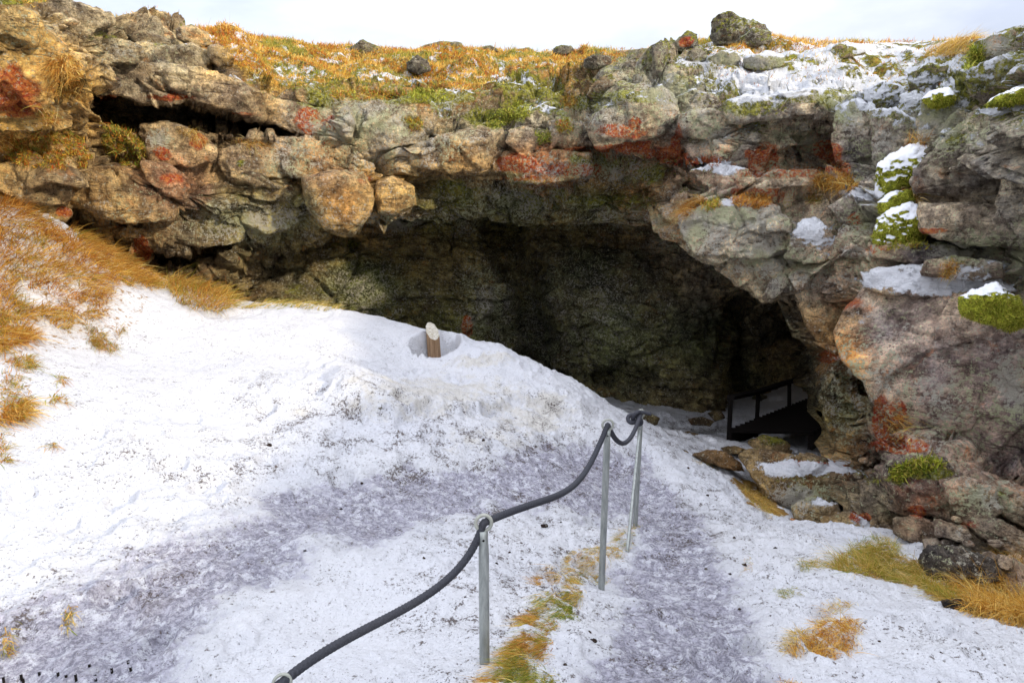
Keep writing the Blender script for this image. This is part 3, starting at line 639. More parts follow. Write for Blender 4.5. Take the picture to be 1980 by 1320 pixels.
def gz(x, y):
    """height of the finished snow surface"""
    x = np.asarray(x, float); y = np.asarray(y, float)
    fi = np.interp(y, ys, np.arange(len(ys))); a = x / (np.maximum(y, 0) + 1.1 + np.maximum(-y, 0) * 1.2)
    fj = np.interp(a, aa, np.arange(len(aa)))
    i = np.clip(fi.astype(int), 0, len(ys) - 2); j = np.clip(fj.astype(int), 0, len(aa) - 2); u = fi - i; v = fj - j
    return ZZ[i, j]*(1-u)*(1-v) + ZZ[i+1, j]*u*(1-v) + ZZ[i, j+1]*(1-u)*v + ZZ[i+1, j+1]*u*v

# ------------------------------------------------------------------ the pit wall carries on to the right, out of the picture, and shades the path
def build_side():
    t, h = np.meshgrid(np.linspace(0, 1, 160), np.linspace(0, 1, 60))
    y = 4.2 - 14 * t; x = 4.7 + 2.2 * t + .5 * np.sin(t * 7)
    zt = np.interp(t, [0, .25, 1], [H + 2.2, H + 2.0, H + 1.8])
    z = (H - 2.6) * (1 - h) + zt * h; x = x + .8 * h
    G = np.stack([x, y, z], -1).reshape(-1, 3); G[:, 0] += strata(G, None, 1.0) * -1
    fa = np.radians(46) * (1 - sm(0, .25, t[-1]))
    far = G.reshape(60, 160, 3)[-1:] + np.stack([60 * np.cos(fa), 60 * np.sin(fa), 1.0 + 0 * fa], -1)[None]
    A = np.concatenate([G.reshape(60, 160, 3), far], 0)
    V = A.reshape(-1, 3); n = len(V)
    at = {'tint': np.tile((.3, .26, .22), (n, 1)), 'cover': np.tile((0, .2, .1, .4), (n, 1))}
    tag(make_mesh('pit_wall', V, grid_faces(61, 160), at, mat=M_ROCK), kind='structure')
build_side()
# ------------------------------------------------------------------ single rocks
import bmesh
_ico = {}
def ico(k):
    if k not in _ico:
        bm = bmesh.new(); bmesh.ops.create_icosphere(bm, subdivisions=k, radius=1.0)
        V = np.array([v.co[:] for v in bm.verts]); F = np.array([[v.index for v in f.verts] for f in bm.faces], np.int32); bm.free()
        _ico[k] = (V, F)
    return _ico[k]

E1 = np.array([1.0, 0, 0]); E2 = np.array([0, ST, CT]); E3 = np.array([0, -CT, ST])   # right, up, towards the eye

def rock_shape(outline, d, thick, seed, rough=1.0, facets=9, top=.5, bottom=.18, sub=None, round_=42, grow=1.0):
    """a star-shaped prism of the traced outline, d metres ahead, cut by random facets, cracked and pitted"""
    r = np.random.default_rng(seed)
    pl = np.array(outline, float); c = pl.mean(0)
    A = 0.5 * (pl[:, 0] * np.roll(pl[:, 1], -1) - np.roll(pl[:, 0], -1) * pl[:, 1]); cr = A.sum()
    c = np.array([((pl[:, 0] + np.roll(pl[:, 0], -1)) * A).sum(), ((pl[:, 1] + np.roll(pl[:, 1], -1)) * A).sum()]) / (3 * cr)
    u, v = (c[0] - 990) / FPX, (660 - c[1]) / FPX
    C = P3(c[0], c[1], d); k = (d / (CT + v * ST)) / FPX
    loc = (pl - c) * k * grow; loc[:, 1] *= -1
    th = np.linspace(-np.pi, np.pi, 361)[:-1]; dx, dy = np.cos(th), np.sin(th)
    R = np.zeros(360)
    for i in range(len(loc)):
        a = loc[i]; e = loc[(i + 1) % len(loc)] - a
        den = dx * e[1] - dy * e[0]
        with np.errstate(divide='ignore', invalid='ignore'):
            t = (a[0] * e[1] - a[1] * e[0]) / den; s = (a[0] * dy - a[1] * dx) / den
        ok = (t > 0) & (s >= -1e-6) & (s <= 1 + 1e-6) & np.isfinite(t)
        R[ok] = np.maximum(R[ok], t[ok])
    R[R == 0] = R[R > 0].mean()
    R = (np.roll(R, 1) + 2 * R + np.roll(R, -1)) / 4
    size = R.mean()
    px_size = size / k
    if sub is None: sub = 3 if px_size < 9 else 4 if px_size < 24 else 5 if px_size < 75 else 6
    D, F = ico(sub)
    # local frame looks along the ray to the rock
    f = C - np.array([0, 0, H]); f /= np.linalg.norm(f); e3 = -f; e1 = np.cross(f, [0, 0, 1]); e1 /= np.linalg.norm(e1); e2 = np.cross(e1, f)
    # thick shape is relief along e3; squash directions so that samples spread over the face
    asp = np.clip(thick / size, .25, 2)
    W = D * np.array([1, 1, asp]); W /= np.linalg.norm(W, axis=1, keepdims=True)
    ang = np.arctan2(W[:, 1], W[:, 0]); Ri = np.interp(ang, th, R, period=2 * np.pi)
    s = np.hypot(W[:, 0], W[:, 1]) + 1e-6
    p = round_
    acc = (Ri / s) ** -p
    planes = [((0, 0, 1), thick), ((0, 0, -1), thick * 1.0)]
    ymax = loc[:, 1].max(); ymin = -loc[:, 1].min(); xmax = loc[:, 0].max(); xmin = -loc[:, 0].min()
    def cut(n, through):
        n = np.array(n, float); n /= np.linalg.norm(n); planes.append((n, max(float(n @ through), .12 * size)))
    if top: cut((r.normal(0, .15), 1.0, .75), np.array([0, ymax * (1 - .55 * top), thick]))
    if bottom: cut((r.normal(0, .2), -1.0, .8), np.array([0, -ymin * (1 - .5 * bottom), thick]))
    cut((-1, r.normal(0, .3), .8), np.array([-xmin * r.uniform(.8, 1.0), 0, thick]))
    cut((1, r.normal(0, .3), .8), np.array([xmax * r.uniform(.8, 1.0), 0, thick]))
    for _ in range(facets):
        a = r.uniform(0, 2 * np.pi); t = r.uniform(.10, .75); n = np.array([np.cos(a) * t, np.sin(a) * t, 1.0]); n /= np.linalg.norm(n)
        q = np.array([np.cos(a) * np.interp(a if a <= np.pi else a - 2*np.pi, th, R) * .6, np.sin(a) * R.mean() * .5, thick * r.uniform(.70, 1.0)])
        planes.append((n, max(float(n @ q), .3 * size)))
    for n, h in planes:
        q = W @ np.asarray(n, float); m = q > 1e-4
        acc[m] += (h / q[m]) ** -p
    rad = acc ** (-1 / p)
    L = W * rad[:, None]
    V = C + L[:, :1] * e1 + L[:, 1:2] * e2 + L[:, 2:3] * e3
    N = tri_normals(V, F)
    if (N * (V - C)).sum() < 0: N = -N; F = F[:, ::-1]
    so = seed * 3.1; S = 1 / max(size, .05)
    w_ = .03 * size * np.stack([fbm(V + so, 1.5 * S, 2, seed=seed + q) for q in range(3)], -1)
    t1, g1, c1_ = facet((V + w_) * np.array([1.0, 1.0, 1.4]) * S * 1.1 + so, seed)
    t2, g2, c2_ = facet((V + w_) * np.array([1, 1, 1.5]) * max(3.0 * S, 3.2) + so, seed + 3)
    cz = 1 / max(3.0 * S, 3.2)
    dd = size * (.11 * (c1_ - .5) + .16 * t1) + cz * (.15 * (c2_ - .5) + .22 * t2) - min(.035, .07 * size) * (1 - sm(0, .05, g1)) - min(.022, .05 * size) * (1 - sm(0, .07, g2))
    dd += size * .025 * fbm(V + so, 1.3 * S, 4, seed=seed + 5) + min(.016, .05 * size) * fbm(V, 9, 4, .62, seed=seed + 6)
    V = V + N * (dd * rough * .8)[:, None]
    if (lambda a, b, c_: (np.cross(b - a, c_ - a) * (a - C)).sum())(V[F[:, 0]], V[F[:, 1]], V[F[:, 2]]) < 0: F = F[:, ::-1]
    return V, F, C, size

_rs = [100]
def rock(name, label, outline, prot=.25, thick=None, d=None, group=None, cat='rock', tint=None, add=(0, 0, 0, 0), mat=None, flat=None, **kw):
    _rs[0] += 1
    pl = np.array(outline, float); c = pl.mean(0)
    w = (pl[:, 0].max() - pl[:, 0].min()); h = pl[:, 1].max() - pl[:, 1].min()
    if d is None:
        base = cliff_depth(*c)
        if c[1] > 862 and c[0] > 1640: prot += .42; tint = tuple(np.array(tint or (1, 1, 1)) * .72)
    else: base = d
    k = base / 1300.0
    if thick is None: thick = .42 * min(w, h) * k + .12
    # half the thickness stands back from the centre: the front face ends `prot` metres before the smooth cliff
    dc = base - .68 * prot + thick if d is None else base
    V, F, C, size = rock_shape(outline, dc, thick, kw.pop('seed', _rs[0]), grow=kw.pop('grow', 1.02), **kw)
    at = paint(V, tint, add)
    if name == 'skyline_rock' or flat is not None: at['tint'] = np.tile(np.array(flat or (.25, .25, .23)), (len(V), 1)) * (1 + .25 * fbm(V, 2, 3, seed=9))[:, None]
    o = make_mesh(name, V, F, at, mat=mat or M_ROCK, origin=C)
    return tag(o, label, cat, group)

G_BR = 'rocks breaking out of the upper left edge'
R = rock
R('boulder', 'large golden sunlit boulder with a rusty hollow, in the top left corner', [(-60,60),(10,-5),(50,55),(90,60),(112,80),(105,110),(90,140),(70,190),(45,205),(20,165),(-60,120)], .45, .5, cat='boulder')
R('boulder', 'grey capped boulder with yellow moss on top of the golden corner boulder', [(-60,-10),(0,-10),(60,20),(72,50),(50,78),(10,62),(-60,50)], .75, .4, cat='boulder')
R('boulder', 'sloping grey boulder with a sunlit lip, second from the left on the rim', [(65,-10),(110,0),(205,22),(209,36),(178,52),(165,80),(150,100),(120,88),(105,45),(80,15)], .5, .45, cat='boulder')
R('boulder', 'golden hanging pillar of rock with orange grass down its middle', [(95,105),(130,92),(185,112),(190,160),(172,166),(158,215),(142,226),(100,208),(75,182),(88,140)], .4, .45, cat='boulder')
R('flat_rock', 'pale slab topped with yellow moss, left half of the pair on the left rim', [(165,68),(190,65),(268,85),(266,110),(240,118),(205,112),(163,104)], .5, .3, cat='slab')
R('flat_rock', 'rounded slab with sunlit end, right half of the pair on the left rim', [(262,100),(285,87),(330,93),(368,84),(406,95),(408,110),(385,126),(330,131),(282,131),(260,118)], .55, .3, cat='slab')
R('boulder', 'small boulder capped with bright yellow moss on the left skyline', [(345,60),(372,51),(400,64),(402,84),(375,90),(345,78)], .3, .3, d=10.2, cat='boulder')
R('boulder', 'dark rounded boulder in the orange heath right of the slabs', [(405,94),(424,87),(450,110),(446,125),(420,127),(405,112)], .3, .3, d=10.0, cat='boulder')
R('flat_rock', 'dark low slab lying in orange grass behind the paired slabs', [(252,70),(280,62),(326,76),(326,92),(300,92),(260,83)], .2, .3, d=9.9, cat='slab')
R('flat_rock', 'long grey roof slab over the left end of the dark hollow', [(188,110),(250,116),(292,126),(345,128),(356,150),(345,190),(310,197),(270,196),(215,180),(188,165)], .35, .45, cat='slab')
R('flat_rock', 'grey roof slab with a red underside sloping down over the dark hollow', [(318,128),(400,138),(462,160),(520,186),(525,210),(500,232),(450,213),(395,196),(350,190),(315,196)], .35, .5, cat='slab')
R('boulder', 'blocky rock splashed with orange red and pale green lichen ending the dark hollow', [(522,192),(560,200),(640,214),(656,240),(650,262),(610,268),(572,258),(520,232)], .35, .4, cat='boulder')
R('boulder', 'rounded rock with white and red lichen patches under the left hollow', [(285,246),(330,240),(385,255),(410,285),(405,306),(362,320),(322,316),(288,300)], .35, .35, cat='boulder')
R('boulder', 'wrinkled maroon rock wedged below the lichen spotted rock', [(280,312),(330,320),(360,345),(355,388),(320,378),(288,345)], .25, .3, cat='boulder')
R('boulder', 'smooth grey brown boulder with a green moss spot left of the centre', [(435,292),(470,280),(530,285),(556,300),(552,340),(500,345),(442,348),(428,320)], .3, .35, cat='boulder')
R('boulder', 'big grey rock below the orange heather at the left edge', [(5,322),(70,315),(120,335),(128,375),(110,396),(40,388),(8,362)], .35, .35, cat='boulder')
R('boulder', 'broad brown block in the middle of the left cliff', [(150,335),(230,342),(290,368),(335,395),(322,428),(240,428),(180,408),(138,380)], .3, .4, cat='boulder')
R('boulder', 'large rounded brown bulge of rock hanging at the left cave edge', [(590,345),(640,330),(705,335),(722,370),(712,415),(675,452),(622,438),(594,395)], .34, .5, cat='boulder', facets=3, round_=9, rough=.6)
R('boulder', 'smaller tan bulge beside the big rounded brown bulge', [(730,352),(760,342),(800,362),(804,395),(770,413),(730,412),(726,380)], .45, .35, cat='boulder', facets=3, round_=9, rough=.6)
R('boulder', 'brown mottled block above the big rounded bulge', [(545,272),(600,265),(650,287),(668,322),(602,342),(552,338)], .3, .35, cat='boulder')
R('rock_pillar', 'thin orange pillar of rock standing above the grass bank', [(158,428),(190,432),(194,460),(184,498),(160,495),(166,460)], -.1, .25, cat='rock')
R('boulder', 'small stone crusted bright red above the snow at the left', [(262,466),(290,470),(294,500),(278,515),(258,498)], -.1, .2, cat='rock')
R('flat_rock', 'thin ledge slab above the dark gap behind the grass bank', [(40,390),(120,398),(130,412),(118,430),(60,420),(30,408)], .3, .25, cat='slab')
R('flat_rock', 'flat dark ledge slab over the low black slot at the left', [(240,440),(300,442),(318,455),(280,462),(236,456)], .3, .25, cat='slab')
R('flat_rock', 'mossy flaking slab under the brown block of the left cliff', [(330,430),(400,420),(470,440),(460,468),(390,476),(320,460)], .2, .3, cat='slab')
R('boulder', 'greenish knob of rock in the mossy underside left of the big bulge', [(480,390),(540,380),(580,405),(570,440),(510,450),(470,425)], .25, .35, cat='boulder')
# centre
R('boulder', 'wide pale grey block with mint lichen in the centre of the cliff', [(652,214),(730,197),(800,196),(848,212),(862,238),(810,276),(720,290),(658,270)], .3, .4, cat='boulder')
R('boulder', 'long brown block with an undercut edge in the centre of the cliff', [(780,290),(850,268),(930,247),(968,252),(976,290),(962,320),(920,337),(860,332),(800,318)], .35, .4, cat='boulder')
R('flat_rock', 'reddish brown slab forming the lip above the mossy cave roof', [(978,296),(1030,292),(1140,292),(1142,340),(1080,350),(990,352),(970,328)], .35, .45, cat='slab')
R('boulder', 'snow dusted rock leaning in the mossy cleft at the centre rim', [(1010,228),(1048,204),(1076,213),(1072,240),(1042,256),(1012,248)], .3, .25, cat='rock')
R('boulder', 'grey rock right of the snow dusted leaning rock', [(1062,238),(1092,230),(1130,243),(1146,280),(1100,292),(1058,276)], .3, .3, cat='rock')
R('boulder', 'pale rock with an orange moss spot at the left foot of the cleft', [(985,254),(1020,246),(1044,268),(1042,292),(1000,292),(980,275)], .3, .25, cat='rock')
R('boulder', 'large grey wedge boulder overhanging a dark gap below the skyline', [(1150,168),(1178,148),(1210,122),(1250,100),(1302,98),(1306,125),(1290,152),(1245,150),(1200,168),(1165,180)], .3, .45, cat='boulder')
R('boulder', 'large grey block with snow along its sloping upper edge', [(1150,222),(1200,188),(1272,172),(1300,192),(1312,230),(1282,262),(1210,272),(1155,284),(1140,252)], .4, .45, cat='boulder')
R('boulder', 'pair of dark boulders seen as one on the distant heath', [(788,122),(806,110),(826,117),(833,135),(810,142),(788,136)], .2, .35, d=13.6, cat='boulder', flat=(.16, .16, .16))
R('boulder', 'low dark boulder on the rim right of the centre', [(1130,116),(1150,107),(1180,111),(1180,124),(1148,135),(1128,128)], .2, .3, d=12.0, cat='boulder', flat=(.2, .2, .2))
R('boulder', 'mossy boulder on the edge of the small mossy cleft', [(950,175),(985,160),(1010,165),(1012,185),(985,200),(955,200)], .2, .3, cat='rock', d=11.6)
R('boulder', 'mossy rock perched over the blocky red lichen rock', [(572,178),(600,170),(625,185),(628,202),(600,205),(575,194)], .3, .25, cat='rock')
# skyline
for q, (lab, ol, dd) in enumerate([
    ('long flat topped outcrop on the centre skyline', [(806,100),(830,91),(852,86),(884,87),(888,98),(852,104),(810,104)], 18.5),
    ('pointed snowy hump on the skyline left of the centre', [(682,97),(704,85),(738,98),(735,104),(690,104)], 17.0),
    ('small dark boulder alone on the skyline right of the flat outcrop', [(930,96),(948,93),(962,101),(950,107),(932,104)], 18.0),
    ('broad flat dark stone on the centre skyline', [(996,100),(1020,97),(1032,103),(1020,108),(998,107)], 18.0),
    ('grey block on the skyline above the small mossy cleft', [(1075,97),(1086,92),(1102,94),(1108,102),(1095,106),(1074,105)], 17.5),
    ('brown stone on the skyline left of the little cairn rock', [(1308,84),(1328,68),(1342,74),(1346,90),(1320,96),(1306,92)], 12.8),
    ('green grey peaked outcrop standing highest on the skyline', [(1387,72),(1388,46),(1400,38),(1412,35),(1432,45),(1462,54),(1470,66),(1468,76),(1430,82),(1395,80)], 12.6),
    ('mossy stone at the right foot of the peaked outcrop', [(1438,74),(1456,62),(1482,68),(1484,82),(1460,88),(1440,84)], 12.2)]):
    R('skyline_rock', lab, [(x, y - 2) for x, y in ol], d=dd, thick=.35, cat='rock', grow=1.25)
# right rim
R('flat_rock', 'long straight edged slab under the largest snow patch on the right rim', [(1412,192),(1500,180),(1592,176),(1628,192),(1618,224),(1545,226),(1480,230),(1420,234),(1412,214)], .45, .45, cat='slab', top=.9)
R('boulder', 'grey block hanging over red crusted hollow at the right rim', [(1312,222),(1350,211),(1400,220),(1413,250),(1402,272),(1372,268),(1334,264),(1312,244)], .4, .35, cat='boulder')
R('boulder', 'dark grey block tucked under the long straight edged slab', [(1427,236),(1500,231),(1556,240),(1552,262),(1512,268),(1488,302),(1450,304),(1428,272)], .15, .4, cat='boulder')
R('boulder', 'rounded lichen pale boulder above the grey block on the right rim', [(1285,150),(1315,140),(1336,160),(1338,190),(1300,205),(1282,182)], .35, .3, cat='boulder')
R('boulder', 'lichen yellow rock squeezed left of the long slab', [(1302,190),(1340,175),(1395,190),(1408,215),(1352,212),(1310,222)], .35, .3, cat='boulder')
R('boulder', 'rounded pale green boulder in the row behind the snow patch', [(1368,112),(1395,100),(1425,106),(1430,122),(1400,135),(1370,130)], .25, .3, cat='boulder', d=10.7)
R('boulder', 'wide pale green boulder second in the row behind the snow patch', [(1440,110),(1480,104),(1515,112),(1512,130),(1470,136),(1442,128)], .25, .3, cat='boulder', d=10.5)
R('boulder', 'dark rounded boulder in the row behind the wedge boulder', [(1328,102),(1345,93),(1364,98),(1366,118),(1345,124),(1328,116)], .25, .3, cat='boulder', d=10.9)
R('boulder', 'long grey boulder at the end of the row below the skyline snow', [(1585,100),(1620,86),(1665,98),(1672,108),(1630,112),(1592,112)], .25, .3, cat='boulder', d=10.8)
R('boulder', 'tall dark grey block standing right of the red crusted hollow', [(1618,208),(1650,196),(1682,212),(1700,262),(1692,300),(1712,352),(1672,354),(1640,332),(1620,290),(1614,240)], .4, .45, cat='boulder')
R('boulder', 'cracked grey block with a snowy shoulder right of the tall block', [(1684,215),(1720,213),(1760,236),(1786,270),(1762,292),(1716,332),(1702,310),(1690,250)], .4, .4, cat='boulder')
R('boulder', 'snow sided pale boulder at the foot of the purple scree', [(1676,172),(1700,162),(1735,170),(1745,195),(1728,212),(1690,210),(1676,192)], .3, .3, cat='boulder')
R('boulder', 'pillow shaped boulder coated in mint green lichen below the right corner', [(1786,200),(1812,176),(1842,188),(1852,212),(1860,242),(1826,275),(1790,272),(1780,235)], .45, .35, cat='boulder', facets=3)
R('boulder', 'small dark boulder between the mint green boulder and the scree', [(1742,185),(1768,178),(1788,195),(1786,222),(1760,232),(1742,215)], .3, .3, cat='boulder')
R('boulder', 'dark grey block poking out of the scree below the golden grass', [(1760,140),(1792,128),(1824,132),(1822,160),(1790,162),(1764,172)], .3, .3, cat='boulder')
R('boulder', 'top right corner boulder with a flat sandy lichen face', [(1903,74),(1958,56),(2050,45),(2050,112),(1950,106),(1900,116),(1896,92)], .45, .5, cat='boulder')
R('boulder', 'blue grey snow streaked rock below the top right corner boulder', [(1884,132),(1950,108),(2050,95),(2050,185),(1940,190),(1905,182),(1888,155)], .3, .4, cat='boulder')
R('rock_face', 'tall vertical rock face between the mint green boulder and the right edge', [(1852,140),(1885,135),(1905,190),(1898,222),(1875,228),(1850,200)], .35, .4, cat='rock')
R('boulder', 'big dark angular block on the right with yellow lichen at its upper tip', [(1812,292),(1850,246),(1882,222),(1930,214),(1962,230),(1957,300),(1952,388),(1900,392),(1842,378),(1786,372),(1790,332)], .5, .5, cat='boulder')
R('boulder', 'tall narrow block cut off by the right edge of the picture', [(1960,250),(2050,220),(2050,500),(1962,474),(1942,455),(1954,380)], .45, .5, cat='boulder')
R('flat_rock', 'wide slab with a red lower rim under the big dark angular block', [(1790,396),(1850,398),(1952,402),(1944,440),(1930,472),(1870,472),(1796,448)], .45, .4, cat='slab')
R('flat_rock', 'low lichen pale ledge right of the large moss cushion', [(1695,478),(1780,470),(1868,478),(1862,506),(1780,512),(1700,502)], .4, .35, cat='slab')
R('boulder', 'pinkish pointed rock with a patch of snow on its top', [(1334,332),(1380,319),(1440,328),(1456,350),(1420,374),(1392,386),(1360,352)], .5, .4, cat='boulder')
R('flat_rock', 'pale arching slab with a bright red upper crust', [(1452,352),(1500,330),(1570,329),(1592,346),(1570,360),(1520,362),(1462,374)], .35, .35, cat='slab')
R('boulder', 'dark boulder overgrown with vivid red crust under the right rim', [(1448,285),(1480,274),(1515,290),(1512,325),(1478,338),(1452,318)], .1, .3, cat='boulder')
R('flat_rock', 'broad pale jutting block above the cave mouth at the right', [(1318,418),(1400,392),(1482,396),(1524,430),(1530,470),(1482,492),(1430,497),(1400,515),(1346,496),(1328,460)], .45, .55, cat='slab')
R('boulder', 'underside block with a dark horizontal crack over the cave mouth', [(1420,498),(1482,492),(1532,528),(1526,560),(1480,582),(1448,562),(1396,530)], .35, .45, cat='boulder')
R('boulder', 'tongue shaped stone hanging over the cave mouth', [(1492,540),(1520,528),(1518,556),(1492,586),(1476,578)], .6, .25, cat='rock')
R('boulder', 'small brick red block set in the pale jutting block', [(1482,422),(1528,424),(1530,448),(1484,446)], .65, .2, cat='rock')
R('boulder', 'pointed wedge rock with a triangular snow patch', [(1532,462),(1552,424),(1572,422),(1612,464),(1606,500),(1560,508),(1526,498)], .45, .35, cat='boulder', top=1.0)
R('boulder', 'grey rock with melting snow on top left of the moss cushions', [(1606,400),(1650,372),(1702,380),(1708,410),(1682,432),(1640,432)], .4, .35, cat='boulder')
R('boulder', 'dark maroon rock with a snow rimmed left edge below the moss cushions', [(1628,440),(1682,430),(1702,470),(1692,522),(1642,540),(1608,500)], .35, .4, cat='boulder')
R('boulder', 'knobbly lichen spotted rock between the wedge rock and the maroon rock', [(1530,508),(1600,503),(1642,545),(1630,590),(1570,600),(1532,560)], .3, .4, cat='boulder')
R('rock_pillar', 'yellow brown foot of rock running down to the cave mouth at the right', [(1545,590),(1600,585),(1650,600),(1668,640),(1652,704),(1630,706),(1592,672),(1560,628)], .3, .45, cat='rock')
R('boulder', 'small brown stone hanging from the mossy cave roof', [(1218,342),(1254,334),(1262,378),(1242,400),(1218,386)], -.2, .3, cat='rock')
R('rock_pillar', 'mossy green pillar of rock at the right side of the cave mouth', [(1600,722),(1640,702),(1668,742),(1674,800),(1652,852),(1612,836),(1600,800),(1594,765)], .3, .5, cat='rock')
R('boulder', 'enormous purple brown boulder covering the right side under a snowy ledge', [(1690,560),(1760,546),(1862,560),(1884,600),(1950,625),(2050,640),(2050,990),(1975,962),(1940,935),(1850,882),(1800,843),(1738,806),(1716,760),(1662,722),(1638,668),(1652,618)], .95, .8, cat='boulder', sub=7, facets=3, rough=.45, bottom=0)
R('flat_rock', 'broad snow covered ledge on top of the enormous purple brown boulder', [(1684,548),(1700,526),(1770,516),(1862,520),(1934,548),(1905,568),(1800,575),(1700,572)], .65, .5, cat='slab', top=1.6, bottom=.1, add=(0, 0, .5, 0))
R('boulder', 'snowy knob with dry grass at the back of the snow covered ledge', [(1798,508),(1848,498),(1922,504),(1928,534),(1872,542),(1798,534)], .5, .35, cat='rock', top=1.0)
R('boulder', 'bright red crusted rock in the hollow left of the enormous boulder', [(1680,790),(1716,796),(1782,850),(1784,876),(1722,872),(1684,836)], -.1, .3, cat='rock')
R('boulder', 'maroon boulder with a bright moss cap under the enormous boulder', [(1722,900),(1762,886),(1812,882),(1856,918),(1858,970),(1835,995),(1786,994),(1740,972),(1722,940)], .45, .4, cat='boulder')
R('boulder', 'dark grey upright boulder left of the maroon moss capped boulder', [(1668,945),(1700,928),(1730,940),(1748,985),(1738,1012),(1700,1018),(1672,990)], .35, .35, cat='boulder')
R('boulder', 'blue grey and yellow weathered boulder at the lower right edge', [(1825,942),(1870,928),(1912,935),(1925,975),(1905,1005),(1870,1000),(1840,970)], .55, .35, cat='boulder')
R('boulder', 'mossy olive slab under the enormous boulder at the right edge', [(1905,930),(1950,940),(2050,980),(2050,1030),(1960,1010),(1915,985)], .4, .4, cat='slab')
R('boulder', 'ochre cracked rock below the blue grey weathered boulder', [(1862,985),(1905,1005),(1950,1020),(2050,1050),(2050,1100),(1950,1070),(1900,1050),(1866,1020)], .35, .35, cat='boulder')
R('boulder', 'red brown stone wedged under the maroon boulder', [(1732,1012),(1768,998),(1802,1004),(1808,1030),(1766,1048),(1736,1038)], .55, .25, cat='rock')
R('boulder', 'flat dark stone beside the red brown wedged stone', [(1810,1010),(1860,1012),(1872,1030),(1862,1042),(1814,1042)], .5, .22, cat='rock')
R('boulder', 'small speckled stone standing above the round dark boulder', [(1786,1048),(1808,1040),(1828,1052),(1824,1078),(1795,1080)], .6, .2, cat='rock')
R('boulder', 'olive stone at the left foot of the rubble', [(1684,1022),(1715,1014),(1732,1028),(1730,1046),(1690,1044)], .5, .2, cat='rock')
R('boulder', 'round dark boulder lying in dry grass at the lower right', [(1790,1100),(1800,1070),(1850,1057),(1902,1066),(1914,1100),(1865,1130),(1810,1130)], d=4.0, thick=.16, cat='boulder', flat=(.14, .13, .13))
R('boulder', 'little black stone half sunk in snow under the dry grass', [(1824,1172),(1850,1160),(1880,1160),(1884,1188),(1842,1196)], d=3.3, thick=.07, cat='stone', flat=(.05, .05, .055))
R('flat_rock', 'large flat slab with a snowy top lying at the cave entrance', [(1434,898),(1450,886),(1500,884),(1600,886),(1640,904),(1646,935),(1600,962),(1560,984),(1500,978),(1462,930)], d=7.2, thick=.5, cat='slab', top=1.1, tint=(.62, .62, .66))
R('boulder', 'snow dusted boulder in front of the large flat slab', [(1534,986),(1570,960),(1612,968),(1620,1000),(1584,1014),(1542,1010)], d=6.2, thick=.2, cat='boulder', tint=(.7, .7, .75))
R('boulder', 'red brown stone leaning in the snow left of the rubble', [(1514,1042),(1528,1004),(1552,1010),(1562,1035),(1530,1058)], d=5.7, thick=.14, cat='stone', tint=(1.1, .75, .7))
R('boulder', 'red edged rock with snow on its back in the gap behind the snow dusted boulder', [(1590,1010),(1640,990),(1680,1004),(1690,1026),(1640,1040),(1600,1032)], d=5.9, thick=.2, cat='rock', add=(.3, 0, .5, 0))
R('boulder', 'round mossy boulder on the snow inside the cave mouth', [(1448,858),(1474,843),(1508,846),(1526,858),(1518,872),(1460,874)], d=9.0, thick=.22, cat='boulder', add=(0, .25, 0, 0))
R('flat_rock', 'dark rock edge sticking out of the snow beside the path', [(1340,884),(1368,874),(1402,872),(1432,892),(1438,906),(1400,904),(1362,896)], d=7.7, thick=.2, cat='rock', tint=(.6, .5, .45))
R('flat_rock', 'narrow dark rock edge further left along the path', [(1284,868),(1310,864),(1332,872),(1330,880),(1298,878)], d=7.9, thick=.14, cat='rock', tint=(.5, .45, .4))
R('boulder', 'blue green stone lying in the short grass by the rubble', [(1584,1072),(1598,1062),(1616,1064),(1620,1078),(1604,1086),(1588,1084)], d=4.62, thick=.07, cat='stone', tint=(.8, 1.0, 1.0))
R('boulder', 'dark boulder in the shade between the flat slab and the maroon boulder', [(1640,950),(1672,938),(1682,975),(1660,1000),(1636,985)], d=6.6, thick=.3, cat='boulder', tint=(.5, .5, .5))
R('boulder', 'small green stone at the back edge of the large flat slab', [(1552,888),(1564,879),(1576,884),(1576,893),(1556,895)], d=7.8, thick=.08, cat='stone', add=(0, .5, 0, 0))
R('boulder', 'black stone in the snow beside the round mossy boulder', [(1498,878),(1515,868),(1532,868),(1524,880),(1506,886)], d=8.8, thick=.08, cat='stone', tint=(.35, .33, .33))
# blocks of the face not traced one by one
r = np.random.default_rng(11)

for lab, ol, dd in [('low wet rock at the foot of the far post in the cave floor snow', [(1222,812),(1250,798),(1275,806),(1270,820),(1236,822)], 9.6),
    ('dark rock ridge crossing the icy cave floor', [(1290,842),(1330,834),(1372,842),(1366,852),(1310,854)], 9.4),
    ('small dark rock on the icy cave floor under the cave wall', [(1330,812),(1358,806),(1380,812),(1372,822),(1338,822)], 10.6),
    ('dark rock touching the cave wall left of the walkway', [(1368,800),(1392,792),(1402,806),(1384,814)], 11.0),
    ('long dark rock in the snow behind the flat slab', [(1395,868),(1420,862),(1446,868),(1440,876),(1404,878)], 8.4)]:
    R('boulder', lab, ol, d=dd, thick=.18, cat='rock', tint=(.45, .42, .4))

